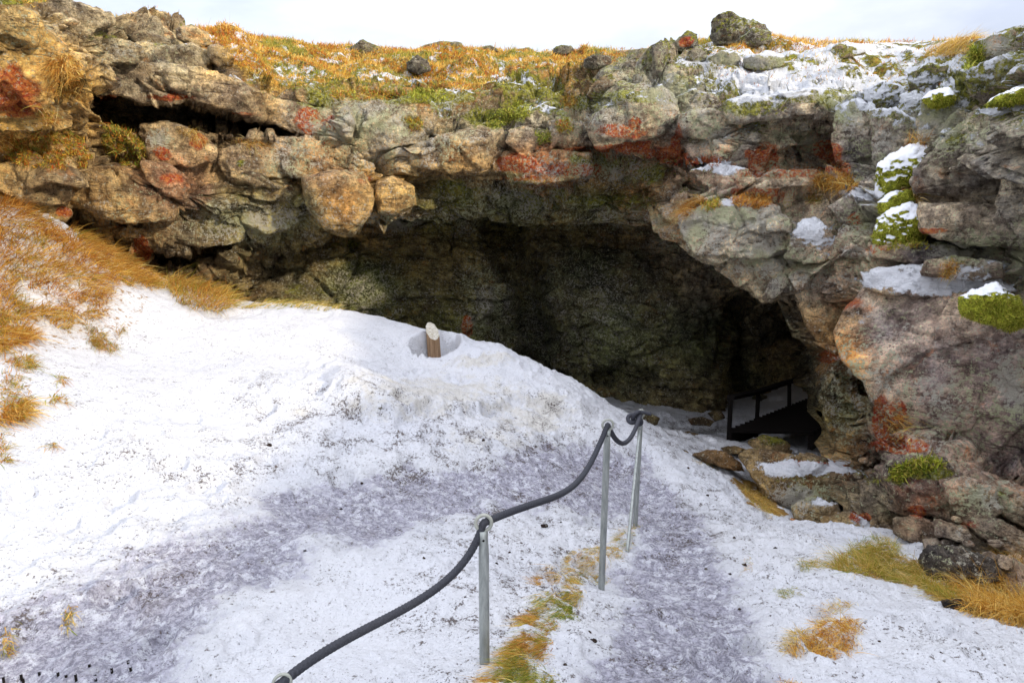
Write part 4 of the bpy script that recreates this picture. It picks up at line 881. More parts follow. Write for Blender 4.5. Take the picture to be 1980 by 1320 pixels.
r = np.random.default_rng(21)
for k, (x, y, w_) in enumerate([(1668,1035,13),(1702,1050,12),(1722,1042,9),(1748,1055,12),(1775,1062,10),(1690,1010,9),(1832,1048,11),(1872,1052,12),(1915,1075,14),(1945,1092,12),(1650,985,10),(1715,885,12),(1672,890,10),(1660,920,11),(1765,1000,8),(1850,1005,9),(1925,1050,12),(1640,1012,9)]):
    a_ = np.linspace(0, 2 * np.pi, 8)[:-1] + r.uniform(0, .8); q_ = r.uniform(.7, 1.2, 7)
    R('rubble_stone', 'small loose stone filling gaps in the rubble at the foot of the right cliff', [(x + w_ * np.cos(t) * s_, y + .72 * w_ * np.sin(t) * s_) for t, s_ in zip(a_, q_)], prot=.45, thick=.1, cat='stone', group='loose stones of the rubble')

# clods of soil and pebbles lying on the snow
def ground_hit(x, y):
    q = np.linspace(1.8, 12, 1200); pp = P3(np.full(1200, x), np.full(1200, y), q); f = pp[:, 2] - gz(pp[:, 0], pp[:, 1])
    k = int(np.argmax(f < 0)); return pp[k] if f[k] < 0 else pp[-1]
r = np.random.default_rng(5)
spots = [(1093,1286,9),(1148,1240,10),(1430,1178,6),(1440,1092,8),(1365,1100,5),(1412,1110,6),(1052,1018,11),(1010,1082,5),(985,1068,5),(960,1090,6),(1140,1222,6),(820,1080,6),(1008,1050,5),(1500,1060,7),(1368,958,6),(1420,1040,5),(700,935,7),(520,862,8),(735,790,6),(1085,1010,5),(935,852,6),(900,1155,5),(1060,1115,6),(1700,1240,6),(1545,1270,5),(1490,1190,4),(1820,1262,5),(1330,905,5),(660,985,6),(590,1065,6)]
for k, (x, y, w_) in enumerate(spots):
    g_ = ground_hit(x, y); dd = g_[1]; a_ = np.linspace(0, 2 * np.pi, 8)[:-1] + r.uniform(0, .8); q_ = r.uniform(.6, 1.25, 7)
    R('soil_clod', 'small dark clod of frozen soil lying loose on the trodden snow', [(x + .62 * w_ * np.cos(t) * s_, y - .1 * w_ + .45 * w_ * np.sin(t) * s_) for t, s_ in zip(a_, q_)], d=float(dd), thick=w_ * dd / 1320 * .5, cat='clod', group='dark clods scattered on the snow', flat=(.055, .035, .03), sub=3)
# ------------------------------------------------------------------ tubes
def frames(C):
    T = np.gradient(C, axis=0); T /= np.linalg.norm(T, axis=1, keepdims=True) + 1e-12
    U = np.zeros_like(C); u = np.cross(T[0], [0.3, .1, 1.0]); u /= np.linalg.norm(u)
    for i in range(len(C)):
        u = u - (u @ T[i]) * T[i]; u /= np.linalg.norm(u); U[i] = u
    return T, U, np.cross(T, U)

def tube(C, Rf, n=16, cap=True):
    """C centre line, Rf(i array, angle array) radius"""
    C = np.asarray(C, float); T, U, W = frames(C); a = np.linspace(0, 2 * np.pi, n, endpoint=False)
    I, A = np.meshgrid(np.arange(len(C)), a, indexing='ij')
    r = Rf(I, A) if callable(Rf) else np.full(I.shape, float(Rf))
    V = C[:, None] + U[:, None] * (np.cos(A) * r)[..., None] + W[:, None] * (np.sin(A) * r)[..., None]
    V = V.reshape(-1, 3); F = grid_faces(len(C), n, True)
    if cap:
        m = len(V); V = np.vstack([V, C[:1], C[-1:]])
        j = np.arange(n); k = (j + 1) % n
        F = np.vstack([F, np.stack([np.full(n, m), k, j, np.full(n, m)], -1)[:, [0, 1, 2, 2]], np.stack([np.full(n, m + 1), (len(C)-1)*n + j, (len(C)-1)*n + k, (len(C)-1)*n + k], -1)])
    return V, F

def tube_obj(name, C, R_, mat, parent=None, n=16, origin=None, smooth=True):
    V, F = tube(C, R_, n)
    bm = bmesh.new(); vs = [bm.verts.new(v) for v in V]
    for f in F:
        ids = list(dict.fromkeys(int(i) for i in f))
        try: bm.faces.new([vs[i] for i in ids])
        except ValueError: pass
    bmesh.ops.recalc_face_normals(bm, faces=bm.faces)
    o0 = np.array(parent.location if parent is not None else (origin if origin is not None else C[0]), float)
    for v in bm.verts: v.co -= type(v.co)(o0)
    me = bpy.data.meshes.new(name); bm.to_mesh(me); bm.free()
    for p in me.polygons: p.use_smooth = smooth
    me.materials.append(mat); o = bpy.data.objects.new(name, me); COL.objects.link(o)
    if parent is not None: o.parent = parent
    else: o.location = tuple(o0)
    return o

def box_obj(name, a, b, w, h, mat, parent, up=(0, 0, 1), bev=.004):
    """a plank from a to b, w wide, h thick, with eased edges"""
    a = np.array(a, float); b = np.array(b, float); t = b - a; L = np.linalg.norm(t); t /= L
    s = np.cross(t, up); s /= np.linalg.norm(s); u = np.cross(s, t)
    bm = bmesh.new(); c = bmesh.ops.create_cube(bm, size=1.0)
    o0 = np.array(parent.location, float)
    for v in bm.verts:
        p = (a + b) / 2 + t * v.co.x * L + s * v.co.y * w + u * v.co.z * h - o0
        v.co = type(v.co)(p)
    bmesh.ops.bevel(bm, geom=bm.edges[:], offset=bev, segments=2, affect='EDGES')
    bmesh.ops.recalc_face_normals(bm, faces=bm.faces)
    me = bpy.data.meshes.new(name); bm.to_mesh(me); bm.free(); me.materials.append(mat)
    o = bpy.data.objects.new(name, me); COL.objects.link(o); o.parent = parent
    return o

# ------------------------------------------------------------------ rope posts
def rope_post(bot_px, d_bot, top_px, d_top, r_pole, r_ring, label, ring_yaw=0.0, brace=None):
    top = P3(*top_px, d_top); bot = P3(*bot_px, d_bot)
    bot[2] = min(bot[2], float(gz(bot[0], bot[1]))) - .12
    t = empty('rope_post', (bot[0], bot[1], bot[2] + .12), label, 'rope post', 'steel posts carrying the rope')
    ax = (top - bot) / np.linalg.norm(top - bot)
    end = top - ax * (r_ring * .9)
    s = np.linspace(0, 1, 40)[:, None]
    C = bot + (end - bot) * s
    def rad(I, A):
        q = I / 39.0; flat = sm(.90, 1.0, q)                       # pressed flat below the ring
        return r_pole * (1 + flat * (.28 * np.cos(2 * A)))
    tube_obj('pole', C, rad, M_STEEL, t, 20)
    # ring
    side = np.array([math.cos(ring_yaw), math.sin(ring_yaw), 0]); up = ax
    a = np.linspace(0, 2 * np.pi, 49)
    ctr = top + ax * (r_ring * .1)
    ring = ctr + np.outer(np.cos(a), side) * r_ring + np.outer(np.sin(a), up) * r_ring
    tube_obj('ring', ring, r_pole * .36, M_RING, t, 12)
    # bolt below the ring
    fb = end - ax * r_ring * .9; nrm = np.array([0, -1, 0.0])
    tube_obj('bolt', np.array([fb - nrm * .002, fb + nrm * (r_pole + .003), fb + nrm * (r_pole + .006)]), r_pole * .22, M_DARKWOOD, t, 10)
    if brace:
        b0 = P3(*brace[0]); b1 = P3(*brace[1]); b1[2] = min(b1[2], float(gz(b1[0], b1[1]))) - .05
        tube_obj('brace', b0 + (b1 - b0) * np.linspace(0, 1, 12)[:, None], r_pole * .62, M_STEEL, t, 12)
    return ctr

c0 = rope_post((528,1560), 1.66, (545,1322), 1.80, .014, .026, 'nearest steel post, only its ring showing at the bottom edge', .25)
c1 = rope_post((938,1440), 2.32, (935,1012), 2.46, .0205, .031, 'tall grey steel post in the foreground, carrying the rope in a white ring', .1)
c2 = rope_post((1163,1120), 3.70, (1175,822), 3.72, .0195, .031, 'second steel post in view, standing in snow at the right end of the grass strip', .1)
c3 = rope_post((1228,1012), 5.02, (1239,800), 5.02, .0195, .030, 'farthest steel post with a thin slanting brace, where the rope ends in a knot', .2, brace=((1237,830,4.98),(1212,1064,4.25)))

def sag(a, b, drop, n):
    s = np.linspace(0, 1, n)[:, None]; c = a + (b - a) * s
    c[:, 2] -= (4 * drop * s * (1 - s))[:, 0]
    return c
def bez(p0, p1, p2, p3, n):
    s = np.linspace(0, 1, n)[:, None]
    return (1-s)**3*p0 + 3*(1-s)**2*s*p1 + 3*(1-s)*s*s*p2 + s**3*p3

rope = empty('rope', c1, 'thick dark grey twisted rope threaded through the post rings, hanging in loops', 'rope')
lead = c0 + np.array([-1.1, -.35, -.02])
parts_ = [sag(lead, c0, .14, 160)[:-1], bez(c0, c0 + (c1-c0)*.30 + np.array([0, 0, .03]), c1 + np.array([-.10, -.05, -.33]), c1, 520)[:-1],
          bez(c1, c1 + np.array([.34, .34, -.0]), c2 + np.array([-.20, -.2, -.42]), c2, 620)[:-1], sag(c2, c3, .17, 400)]
C = np.vstack(parts_)
# resample evenly
L = np.r_[0, np.cumsum(np.linalg.norm(np.diff(C, axis=0), axis=1))]
nn = int(L[-1] / .0030); q = np.linspace(0, L[-1], nn); C = np.stack([np.interp(q, L, C[:, k]) for k in range(3)], -1)
RR = .0148
def rr(I, A):
    s_ = I * .0030
    return RR * (1 + .20 * np.abs(np.cos(2 * (A + 2 * np.pi * s_ / .060))) - .13 )
V, F = tube(C, rr, 22, cap=False)
make_mesh('strand', V, F, mat=M_ROPE, origin=c1, parent=rope)
# the knot: a lump of turns beside the last ring
ts = np.linspace(0, 2 * np.pi, 140)
kn = np.stack([np.sin(ts) + 2 * np.sin(2 * ts), np.sin(3 * ts) * 1.0, np.cos(ts) - 2 * np.cos(2 * ts)], -1) * .019
kn = kn @ np.array([[.8, 0, .6], [0, 1, 0], [-.6, 0, .8]]) + c3 + np.array([-.045, -.03, -.03])
tube_obj('knot', kn, .0165, M_ROPE, rope, 12)
tl = bez(c3 + np.array([-.02, -.02, .01]), c3 + np.array([.02, -.02, .03]), c3 + np.array([.05, -.02, .0]), c3 + np.array([.075, -.02, .005]), 20)
tube_obj('rope_end', tl, .013, M_ROPE, rope, 12)

# ------------------------------------------------------------------ sawn log in its melted ring
lp = P3(840, 688, 8.62); lz = float(gz(lp[0], lp[1]))
log = empty('log_post', (lp[0], lp[1], lp[2]), 'short sawn wooden post with a slanted frosted top in a melted ring of snow', 'post')
base = np.array([lp[0], lp[1], lp[2] - .12]); topc = P3(836, 643, 8.62) + np.array([0, 0, .02])
n = 36; a = np.linspace(0, 2*np.pi, n, endpoint=False); rad = .083 * (1 + .03*np.cos(3*a) + .02*np.cos(7*a+1))
hs = np.linspace(0, 1, 26)
rows = []
for h_ in hs:
    c = base + (topc - base) * h_
    z = c[2] + h_ * (np.sin(a) * .085 - np.cos(a) * .055)
    rows.append(np.stack([c[0] + np.cos(a) * rad * (1 + .0 * h_), c[1] + np.sin(a) * rad, z], -1))
V = np.array(rows); V[:, :, :2] += .004 * np.sin(a * 9 + 2)[None, :, None] * 1
make_mesh('trunk', V.reshape(-1, 3), grid_faces(26, n, True), mat=M_LOG, origin=log.location, parent=log)
top_r = V[-1]; ctr = top_r.mean(0); rings = [top_r + [0, 0, .0005]] + [ctr + (top_r - ctr) * k + [0, 0, .004 + .006 * (1 - k)] for k in (.9, .6, .3, .02)]
make_mesh('cut_face', np.array(rings).reshape(-1, 3), grid_faces(5, n, True), mat=M_CUT, origin=log.location, parent=log)

# ------------------------------------------------------------------ dark wooden walkway with a railing in the cave
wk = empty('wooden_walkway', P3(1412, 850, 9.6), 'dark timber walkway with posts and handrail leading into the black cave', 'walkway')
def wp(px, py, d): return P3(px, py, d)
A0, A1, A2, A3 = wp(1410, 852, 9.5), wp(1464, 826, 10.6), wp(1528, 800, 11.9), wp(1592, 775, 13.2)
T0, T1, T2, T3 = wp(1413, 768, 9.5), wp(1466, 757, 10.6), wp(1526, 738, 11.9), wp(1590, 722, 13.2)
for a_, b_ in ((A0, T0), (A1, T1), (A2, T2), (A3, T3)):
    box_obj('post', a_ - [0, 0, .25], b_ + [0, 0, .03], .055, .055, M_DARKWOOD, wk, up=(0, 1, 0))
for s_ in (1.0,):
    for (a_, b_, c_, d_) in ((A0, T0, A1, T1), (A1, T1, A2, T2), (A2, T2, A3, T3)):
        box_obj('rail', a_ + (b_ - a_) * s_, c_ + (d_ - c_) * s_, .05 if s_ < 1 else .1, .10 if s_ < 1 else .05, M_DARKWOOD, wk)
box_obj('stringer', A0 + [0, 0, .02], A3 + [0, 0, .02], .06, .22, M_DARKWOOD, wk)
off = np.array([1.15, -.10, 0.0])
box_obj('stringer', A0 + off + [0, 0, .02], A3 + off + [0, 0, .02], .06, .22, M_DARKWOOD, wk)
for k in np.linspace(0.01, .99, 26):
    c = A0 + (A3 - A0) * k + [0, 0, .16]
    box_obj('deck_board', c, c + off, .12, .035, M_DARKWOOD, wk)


# ------------------------------------------------------------------ slots of a buried steel step showing through the ice, lower left
g0 = P3(150, 1295, 2.5); g0[2] = float(gz(g0[0], g0[1]))
gt = empty('buried_step', g0, 'row of short dark slots frozen into the ice at the lower left corner', 'step')
for (x, y, l) in [(12,1310,14),(72,1302,16),(78,1312,12),(132,1290,12),(195,1292,18),(222,1298,12),(255,1305,18),(300,1262,10),(320,1300,24),(375,1278,22),(430,1250,20),(438,1272,10),(488,1246,26)]:
    x = x * .576; y = 560 + y / 1.737; v_ = (660 - y) / FPX; q = np.linspace(2.0, 4.0, 400); pp = P3(np.full(400, x), np.full(400, y), q)
    k = int(np.argmin(np.abs(pp[:, 2] - gz(pp[:, 0], pp[:, 1])))); a_ = pp[k]; L_ = l * .0015
    hd = np.array([a_[0], a_[1], 0]) / np.hypot(a_[0], a_[1]); a0 = a_ - hd * L_ / 2; a1 = a_ + hd * L_ / 2
    a0[2] = float(gz(a0[0], a0[1])) - .004; a1[2] = float(gz(a1[0], a1[1])) - .004
    box_obj('slot', a0, a1, (.006), .012, M_DARKWOOD, gt, bev=.002)
# ------------------------------------------------------------------ grass made of real blades
PAL = {'gold': [(.72,.42,.07),(.80,.52,.12),(.56,.29,.045),(.85,.62,.20),(.42,.19,.03)],
       'orange': [(.60,.27,.045),(.50,.21,.035),(.68,.38,.08),(.36,.14,.03),(.72,.50,.17)],
       'olive': [(.32,.30,.04),(.42,.36,.06),(.55,.42,.09),(.22,.26,.03),(.5,.3,.06)],
       'green': [(.18,.26,.03),(.28,.34,.05),(.42,.40,.07),(.14,.19,.02),(.5,.4,.1)],
       'straw': [(.72,.52,.20),(.62,.42,.12),(.55,.36,.10),(.78,.62,.30),(.42,.36,.07)],
       'moss': [(.30,.33,.03),(.48,.50,.06),(.60,.60,.10),(.18,.21,.02),(.46,.36,.07)],
       'heath': [(.50,.20,.03),(.60,.32,.04),(.34,.11,.02),(.72,.46,.07),(.30,.26,.05),(.48,.12,.02)]}

def blades(base, dirn, L, w, bend, pal, seed=0, seg=4, twist=.3, colk=None):
    """base (N,3), dirn (N,3) unit start direction, L lengths, w widths, bend (N,3) pull over the length"""
    r = np.random.default_rng(seed); n = len(base)
    side = np.cross(dirn, r.normal(size=(n, 3))); side /= np.linalg.norm(side, axis=1, keepdims=True) + 1e-9
    t = np.linspace(0, 1, seg + 1)
    P = base[:, None] + dirn[:, None] * (L[:, None] * t)[..., None] + bend[:, None] * (L[:, None] * t**2)[..., None]
    wd = w[:, None] * (1 - t**1.6 * .92)
    A = P - side[:, None] * wd[..., None] * .5; B = P + side[:, None] * wd[..., None] * .5
    V = np.stack([A, B], 2).reshape(-1, 3)
    o = (np.arange(n) * (seg + 1) * 2)[:, None, None] + (np.arange(seg) * 2)[None, :, None] + np.array([0, 1, 3, 2])[None, None]
    pc = np.array(PAL[pal]); ci = r.integers(0, len(pc), n) if colk is None else np.clip((colk * len(pc)).astype(int), 0, len(pc) - 1)
    c = pc[ci] * r.uniform(.7, 1.25, (n, 1)); c = np.repeat(c, (seg + 1) * 2, 0)
    return V, o.reshape(-1, 4), np.clip(c, 0, .9)

def blade_obj(name, sets, label, cat, group=None, kind=None, origin=None, parent=None):
    Vs, Fs, Cs, k = [], [], [], 0
    for V, F, C in sets: Vs.append(V); Fs.append(F + k); Cs.append(C); k += len(V)
    V = np.vstack(Vs)
    if origin is None and parent is None and kind is None: origin = V[np.argmin(V[:, 2])]
    o = make_mesh(name, V, np.vstack(Fs), {'tint': np.vstack(Cs)}, smooth=True, mat=M_BLADE, origin=origin, parent=parent)
    return tag(o, label, cat, group, kind) if parent is None else o

def ground_pts(poly, n, seed):
    """random ground points whose picture lies in the outline"""
    r = np.random.default_rng(seed)
    sd = in_poly(GPX, GPY, poly) & (YY > 1.2)
    idx = np.flatnonzero(sd.ravel())
    if len(idx) == 0: return np.zeros((0, 3))
    i = r.choice(idx, n); X = XX.ravel()[i] + r.normal(0, .012, n); Y = YY.ravel()[i] + r.normal(0, .02, n)
    return np.stack([X, Y, gz(X, Y) - .004], -1)

def unit(v): return v / (np.linalg.norm(v, axis=-1, keepdims=True) + 1e-9)

def lying(base, pal, seed, L=(.10, .22), w=(.0022, .0045), fall=(.5, -.6, .0), up=.6, spread=.5, clump=9.0):
    r = np.random.default_rng(seed); n = len(base)
    cl = np.stack([fbm(base * [1, 1, 0], clump * .35, 2, seed=s + seed) for s in (1, 2)], -1)
    d = np.array([fall[0], fall[1], up]) + np.c_[cl * .9 * spread, np.zeros(n)] + r.normal(0, spread * .5, (n, 3)); d = unit(d)
    d[:, 2] = np.abs(d[:, 2])
    b = np.array([fall[0], fall[1], -.55]) * .8 + r.normal(0, .18, (n, 3))
    return blades(base, d, r.uniform(*L, n), r.uniform(*w, n), b, pal, seed)

# -- bank of dry grass, upper left
def bank():
    poly = [(-60,350),(0,362),(40,392),(110,440),(200,470),(272,520),(310,545),(300,562),(275,600),(240,640),(200,690),(150,700),(90,690),(60,740),(50,800),(-60,830)]
    b = ground_pts(poly, 62000, 5)
    n1 = fbm(b, 1.7, 4, .6, seed=201); px, py = PIX(b)
    core = sm(0, 90, poly_dist(px, py, poly))
    thr = .0 - .85 * (1 - sm(430, 660, py)) + .25 * (1 - core)
    k = n1 > thr - .05 + .22 * sm(180, 300, px) * sm(500, 580, py)
    b = b[k]; n1 = n1[k]
    h = len(b)
    o_ = np.argsort(fbm(b, 3.2, 4, .65, seed=205) + np.random.default_rng(1).normal(0, .35, h)); b = b[o_]
    s1 = lying(b[: int(h*.45)], 'orange', 21, (.08, .22), (.0045, .009), (.55, -.45, 0), .7, .6, 12)
    s2 = lying(b[int(h*.45):int(h*.88)], 'gold', 22, (.09, .24), (.0045, .009), (.6, -.4, 0), .8, .6, 12)
    s3 = lying(b[int(h*.88):], 'olive', 23, (.10, .25), (.004, .008), (.5, -.4, 0), .6, .5, 6)
    blade_obj('dry_grass', [s1, s2, s3], 'combed orange dry grass covering the bank at the left', 'grass', kind='stuff')
bank()

def tuft(name, label, poly, n, pals, seed, L, w=(.003, .006), fall=(.4, -.5, 0), up=.7, spread=.6, group=None, cat='grass tuft'):
    b = ground_pts(poly, n, seed)
    if len(b) == 0: print('EMPTY', label); return
    sets = []; cut_ = np.array_split(np.random.default_rng(seed).permutation(len(b)), len(pals))
    for q, (pal, ix) in enumerate(zip(pals, cut_)): sets.append(lying(b[ix], pal, seed * 7 + q, L, w, fall, up, spread))
    blade_obj(name, sets, label, cat, group)

GT = 'tufts of grass poking out of the snow'
tuft('grass_tussock', 'large shaggy tussock at the top of the snow bank, right of the grass slope', [(325,545),(340,520),(400,520),(440,560),(455,590),(420,605),(370,600),(332,580)], 3400, ['orange', 'gold', 'olive'], 31, (.18, .42), (.005, .009), (.45, -.35, 0), .8, .5)
tuft('grass_fringe', 'thin orange fringe of grass along the crest left of the large tussock', [(235,525),(330,545),(335,562),(280,556)], 600, ['orange', 'gold'], 32, (.08, .2), (.005, .008), (.5, -.2, 0), .8, .6)
tuft('grass_fringe', 'low dull grass along the back of the snow crest', [(440,590),(560,586),(660,598),(664,604),(560,598),(450,600)], 700, ['olive', 'straw'], 33, (.08, .2), (.005, .008), (.6, .2, 0), .7, .5)
for q, (poly, lab, n) in enumerate([
    ([(160,620),(200,640),(232,672),(210,680),(170,650)], 'brown clump lying downhill just below the grass bank', 420),
    ([(22,690),(60,688),(75,712),(45,720),(20,708)], 'round brown clump at the left edge below the bank', 300),
    ([(0,720),(40,730),(52,770),(40,808),(0,800)], 'ragged brown clump touching the left edge', 420),
    ([(170,650),(185,655),(192,668),(178,668)], 'tiny brown clump on the snow below the bank', 90),
    ([(110,725),(130,728),(128,740),(108,740)], 'tiny clump alone on the snow left of the open slope', 70),
    ([(95,765),(130,768),(130,778),(96,776)], 'thin clump lying flat on the snow at the left', 70),
    ([(0,830),(8,840),(10,890),(0,895)], 'clump cut off by the left edge of the picture', 130),
    ([(96,855),(112,855),(112,864),(96,864)], 'smallest clump, a dot of grass on the left snow', 40),
    ([(222,632),(245,630),(240,645),(222,645)], 'greenish sprig at the edge of the open snow', 60),
    ([(118,1165),(135,1160),(138,1188),(124,1192)], 'yellowish tuft beside the trodden way at lower left', 160),
    ([(0,1195),(12,1205),(16,1245),(0,1250)], 'small tuft at the lower left edge', 160)]):
    tuft('grass_tuft', lab, poly, n if q < 9 else n // 2, ['orange', 'olive'] if q < 9 else ['olive', 'gold'], 40 + q, (.06, .16) if q < 9 else (.03, .08), (.003, .006), (.45, -.5, 0), .5, .6, GT)

# -- strip of grass below the rope posts, split where snow breaks it
ST_ = 'clumps of the grass strip under the rope'
for q, (poly, lab, n, pal) in enumerate([
    ([(1200,1020),(1238,1012),(1232,1030),(1214,1056),(1190,1058)], 'green and tan clump at the top of the grass strip between the far posts', 500, ['olive', 'green', 'gold']),
    ([(1075,1090),(1120,1062),(1200,1052),(1200,1066),(1150,1085),(1110,1100),(1080,1108)], 'golden clump of the grass strip behind the second post', 1100, ['gold', 'olive', 'straw']),
    ([(1120,1098),(1165,1095),(1188,1106),(1160,1112),(1125,1110)], 'flat green wisp around the foot of the second post', 300, ['olive', 'green', 'gold']),
    ([(1030,1112),(1062,1100),(1072,1112),(1048,1124),(1032,1126)], 'brown orange wisp left of the golden clump', 320, ['orange', 'gold']),
    ([(1090,1115),(1122,1110),(1124,1130),(1105,1136)], 'small golden clump in the middle of the grass strip', 320, ['gold', 'olive']),
    ([(1045,1150),(1080,1138),(1125,1136),(1128,1150),(1090,1156),(1050,1168)], 'yellow clump of the grass strip above the bright green patch', 700, ['gold', 'olive', 'green']),
    ([(1082,1160),(1110,1158),(1112,1178),(1088,1184)], 'bright green patch in the grass strip', 500, ['green', 'green', 'olive']),
    ([(1015,1180),(1040,1168),(1048,1178),(1030,1200),(1015,1200)], 'tan clump at the left edge of the grass strip', 350, ['gold', 'olive', 'orange']),
    ([(1050,1190),(1078,1188),(1076,1212),(1058,1218)], 'short rusty clump below the bright green patch', 320, ['orange', 'olive', 'green']),
    ([(1010,1235),(1030,1220),(1062,1232),(1060,1256),(1000,1258),(990,1250)], 'large orange clump of the lower grass strip', 900, ['orange', 'orange', 'olive']),
    ([(970,1285),(1000,1262),(1040,1262),(1030,1278),(990,1300),(968,1296)], 'olive clump near the tall front post', 650, ['olive', 'green', 'gold']),
    ([(1048,1296),(1075,1294),(1076,1304),(1050,1304)], 'tiny green sprig right of the front post', 140, ['green', 'olive']),
    ([(1000,1290),(1035,1285),(1040,1296),(1005,1300)], 'dark green sprig at the end of the grass strip', 220, ['olive', 'green']),
    ([(945,1300),(970,1306),(972,1318),(945,1318)], 'clump at the foot of the picture beside the front post', 220, ['olive', 'gold'])]):
    c_ = np.mean(poly, 0); poly = [tuple(c_ + (np.array(v) - c_) * 1.12) for v in poly]
    tuft('grass_clump', lab, poly, int(n * 1.9), pal, 70 + q, (.03, .10), (.0013, .0030), (-.55, -.45, 0), .45, .7, ST_)
# -- right hand side
def right_grass():
    poly = [(1610,1088),(1640,1070),(1700,1060),(1780,1090),(1800,1130),(1900,1130),(1925,1100),(2040,1070),(2040,1215),(1930,1205),(1860,1185),(1780,1135),(1700,1112),(1620,1105)]
    b = ground_pts(poly, 11000, 91); px, py = PIX(b)
    k = fbm(b, 4, 3, seed=92) > -.45; b = b[k]; px = px[k]
    rt = px > 1850
    s1 = lying(b[~rt], 'olive', 93, (.08, .22), (.002, .0045), (-.4, -.3, 0), .7, .8)
    s2 = lying(b[rt], 'gold', 94, (.14, .34), (.002, .0045), (-.3, -.25, 0), 1.0, .7)
    s3 = lying(b[::3], 'straw', 95, (.10, .28), (.002, .004), (-.3, -.2, 0), .9, .9)
    blade_obj('dry_grass', [s1, s2, s3], 'tangled yellow dry grass under the rubble at the lower right', 'grass', kind='stuff')
right_grass()
RT = 'grass tufts in the snow right of the path'
for q, (poly, lab, n, pal, L) in enumerate([
    ([(1560,1225),(1600,1196),(1655,1190),(1668,1215),(1640,1245),(1580,1252)], 'large orange tuft lying on the snow right of the path', 1300, ['orange', 'gold', 'gold'], (.07, .16)),
    ([(1520,1235),(1560,1212),(1565,1232),(1530,1250)], 'smaller golden tuft touching the left of the large orange tuft', 420, ['gold', 'straw'], (.06, .14)),
    ([(1570,1190),(1640,1160),(1645,1168),(1590,1196)], 'thin streak of tan grass above the large orange tuft', 300, ['gold', 'straw'], (.05, .12)),
    ([(1500,1310),(1540,1292),(1556,1300),(1540,1325),(1500,1330)], 'orange tuft at the bottom edge right of the path', 420, ['orange', 'gold'], (.05, .12)),
    ([(1540,1090),(1570,1078),(1590,1088),(1560,1100)], 'pale spiky tuft beside the blue green stone', 260, ['straw', 'green', 'olive'], (.08, .18)),
    ([(1500,1140),(1540,1130),(1545,1142),(1510,1150)], 'dull green sprig in a dip of the snow', 200, ['olive', 'green'], (.04, .1)),
    ([(1440,935),(1470,950),(1500,985),(1490,1000),(1460,980),(1430,950)], 'golden grass hanging in front of the flat slab', 900, ['gold', 'olive', 'straw'], (.1, .26)),
    ([(1340,892),(1372,895),(1400,905),(1380,912),(1345,902)], 'short yellow grass along the dark rock edge', 320, ['gold', 'olive'], (.06, .14)),
    ([(1640,1062),(1690,1040),(1740,1050),(1730,1075),(1660,1080)], 'green and yellow tuft at the left foot of the rubble', 700, ['green', 'straw', 'olive'], (.1, .24)),
    ([(1440,1075),(1452,1072),(1455,1100),(1444,1104)], 'dark wisp of dead grass at the edge of the path', 90, ['olive', 'orange'], (.04, .08))]):
    tuft('grass_tuft', lab, poly, int(n * 1.5), pal, 110 + q, (L[0] * .6, L[1] * .7), (.0014, .003), (-.2, -.45, 0), .6, .7, RT)

# -- things growing on the cliff
CPv = CG.reshape(-1, 3); CPXf = CPX.ravel(); CPYf = CPY.ravel(); CNf = CN.reshape(-1, 3)
deps = bpy.context.evaluated_depsgraph_get()
def cast(px, py):
    """first rock surface met from the eye through a photo position"""
    d = P3(px, py, 1.0) - np.array([0, 0, H]); d /= np.linalg.norm(d)
    ok, loc, nor, _, ob, _ = scene.ray_cast(deps, (0, 0, H), tuple(d))
    return (np.array(loc), np.array(nor)) if ok else (None, None)

def cliff_plant(name, label, poly, n, pals, seed, L, w, mode='grass', fall=(0, -.5, -.3), group=None, cat='grass tuft', spread=.6, dens=140):
    r = np.random.default_rng(seed); P = np.array(poly, float)
    x0, y0 = P.min(0); x1, y1 = P.max(0); pts = []; tr = 0
    while len(pts) < dens and tr < 4000:
        tr += 1; x, y = r.uniform(x0, x1), r.uniform(y0, y1)
        if in_poly(np.array([x]), np.array([y]), poly)[0]:
            q, nn_ = cast(x, y)
            if q is not None: pts.append(np.r_[q, nn_])
    pts = np.array(pts)
    if len(pts) == 0: return
    o_ = np.argsort(pts[:, 1]); c_ = pts[o_[len(pts) // 2], :3]
    pts = pts[np.linalg.norm((pts[:, :3] - c_) * [.8, 1.6, .8], axis=1) < 1.2]
    i = r.integers(0, len(pts), n); b = pts[i, :3] + r.normal(0, .02, (n, 3)); nn_ = pts[i, 3:]
    sets = []
    for q, (pal, ix) in enumerate(zip(pals, np.array_split(r.permutation(n), len(pals)))):
        m = len(ix)
        if mode == 'grass':
            d = unit(nn_[ix] * .5 + np.array([fall[0], fall[1], .7]) + r.normal(0, spread * .6, (m, 3)))
            bd = np.array(fall) * np.array([1.4, 1, 1]) + np.array([0, 0, -.5]) + r.normal(0, .2, (m, 3))
        else:                                         # heather and moss: short leafy sprigs in every direction off the surface
            d = unit(nn_[ix] * .9 + np.array([0, -.2, .5]) + r.normal(0, .55, (m, 3))); bd = r.normal(0, .25, (m, 3))
        sets.append(blades(b[ix] - d * .01, d, r.uniform(*L, m), r.uniform(*w, m), bd, pal, seed * 5 + q, seg=2 if mode != 'grass' else 4))
    blade_obj(name, sets, label, cat, group)
bpy.context.view_layer.update(); deps = bpy.context.evaluated_depsgraph_get()
CGp = 'grass tufts growing on the cliff'
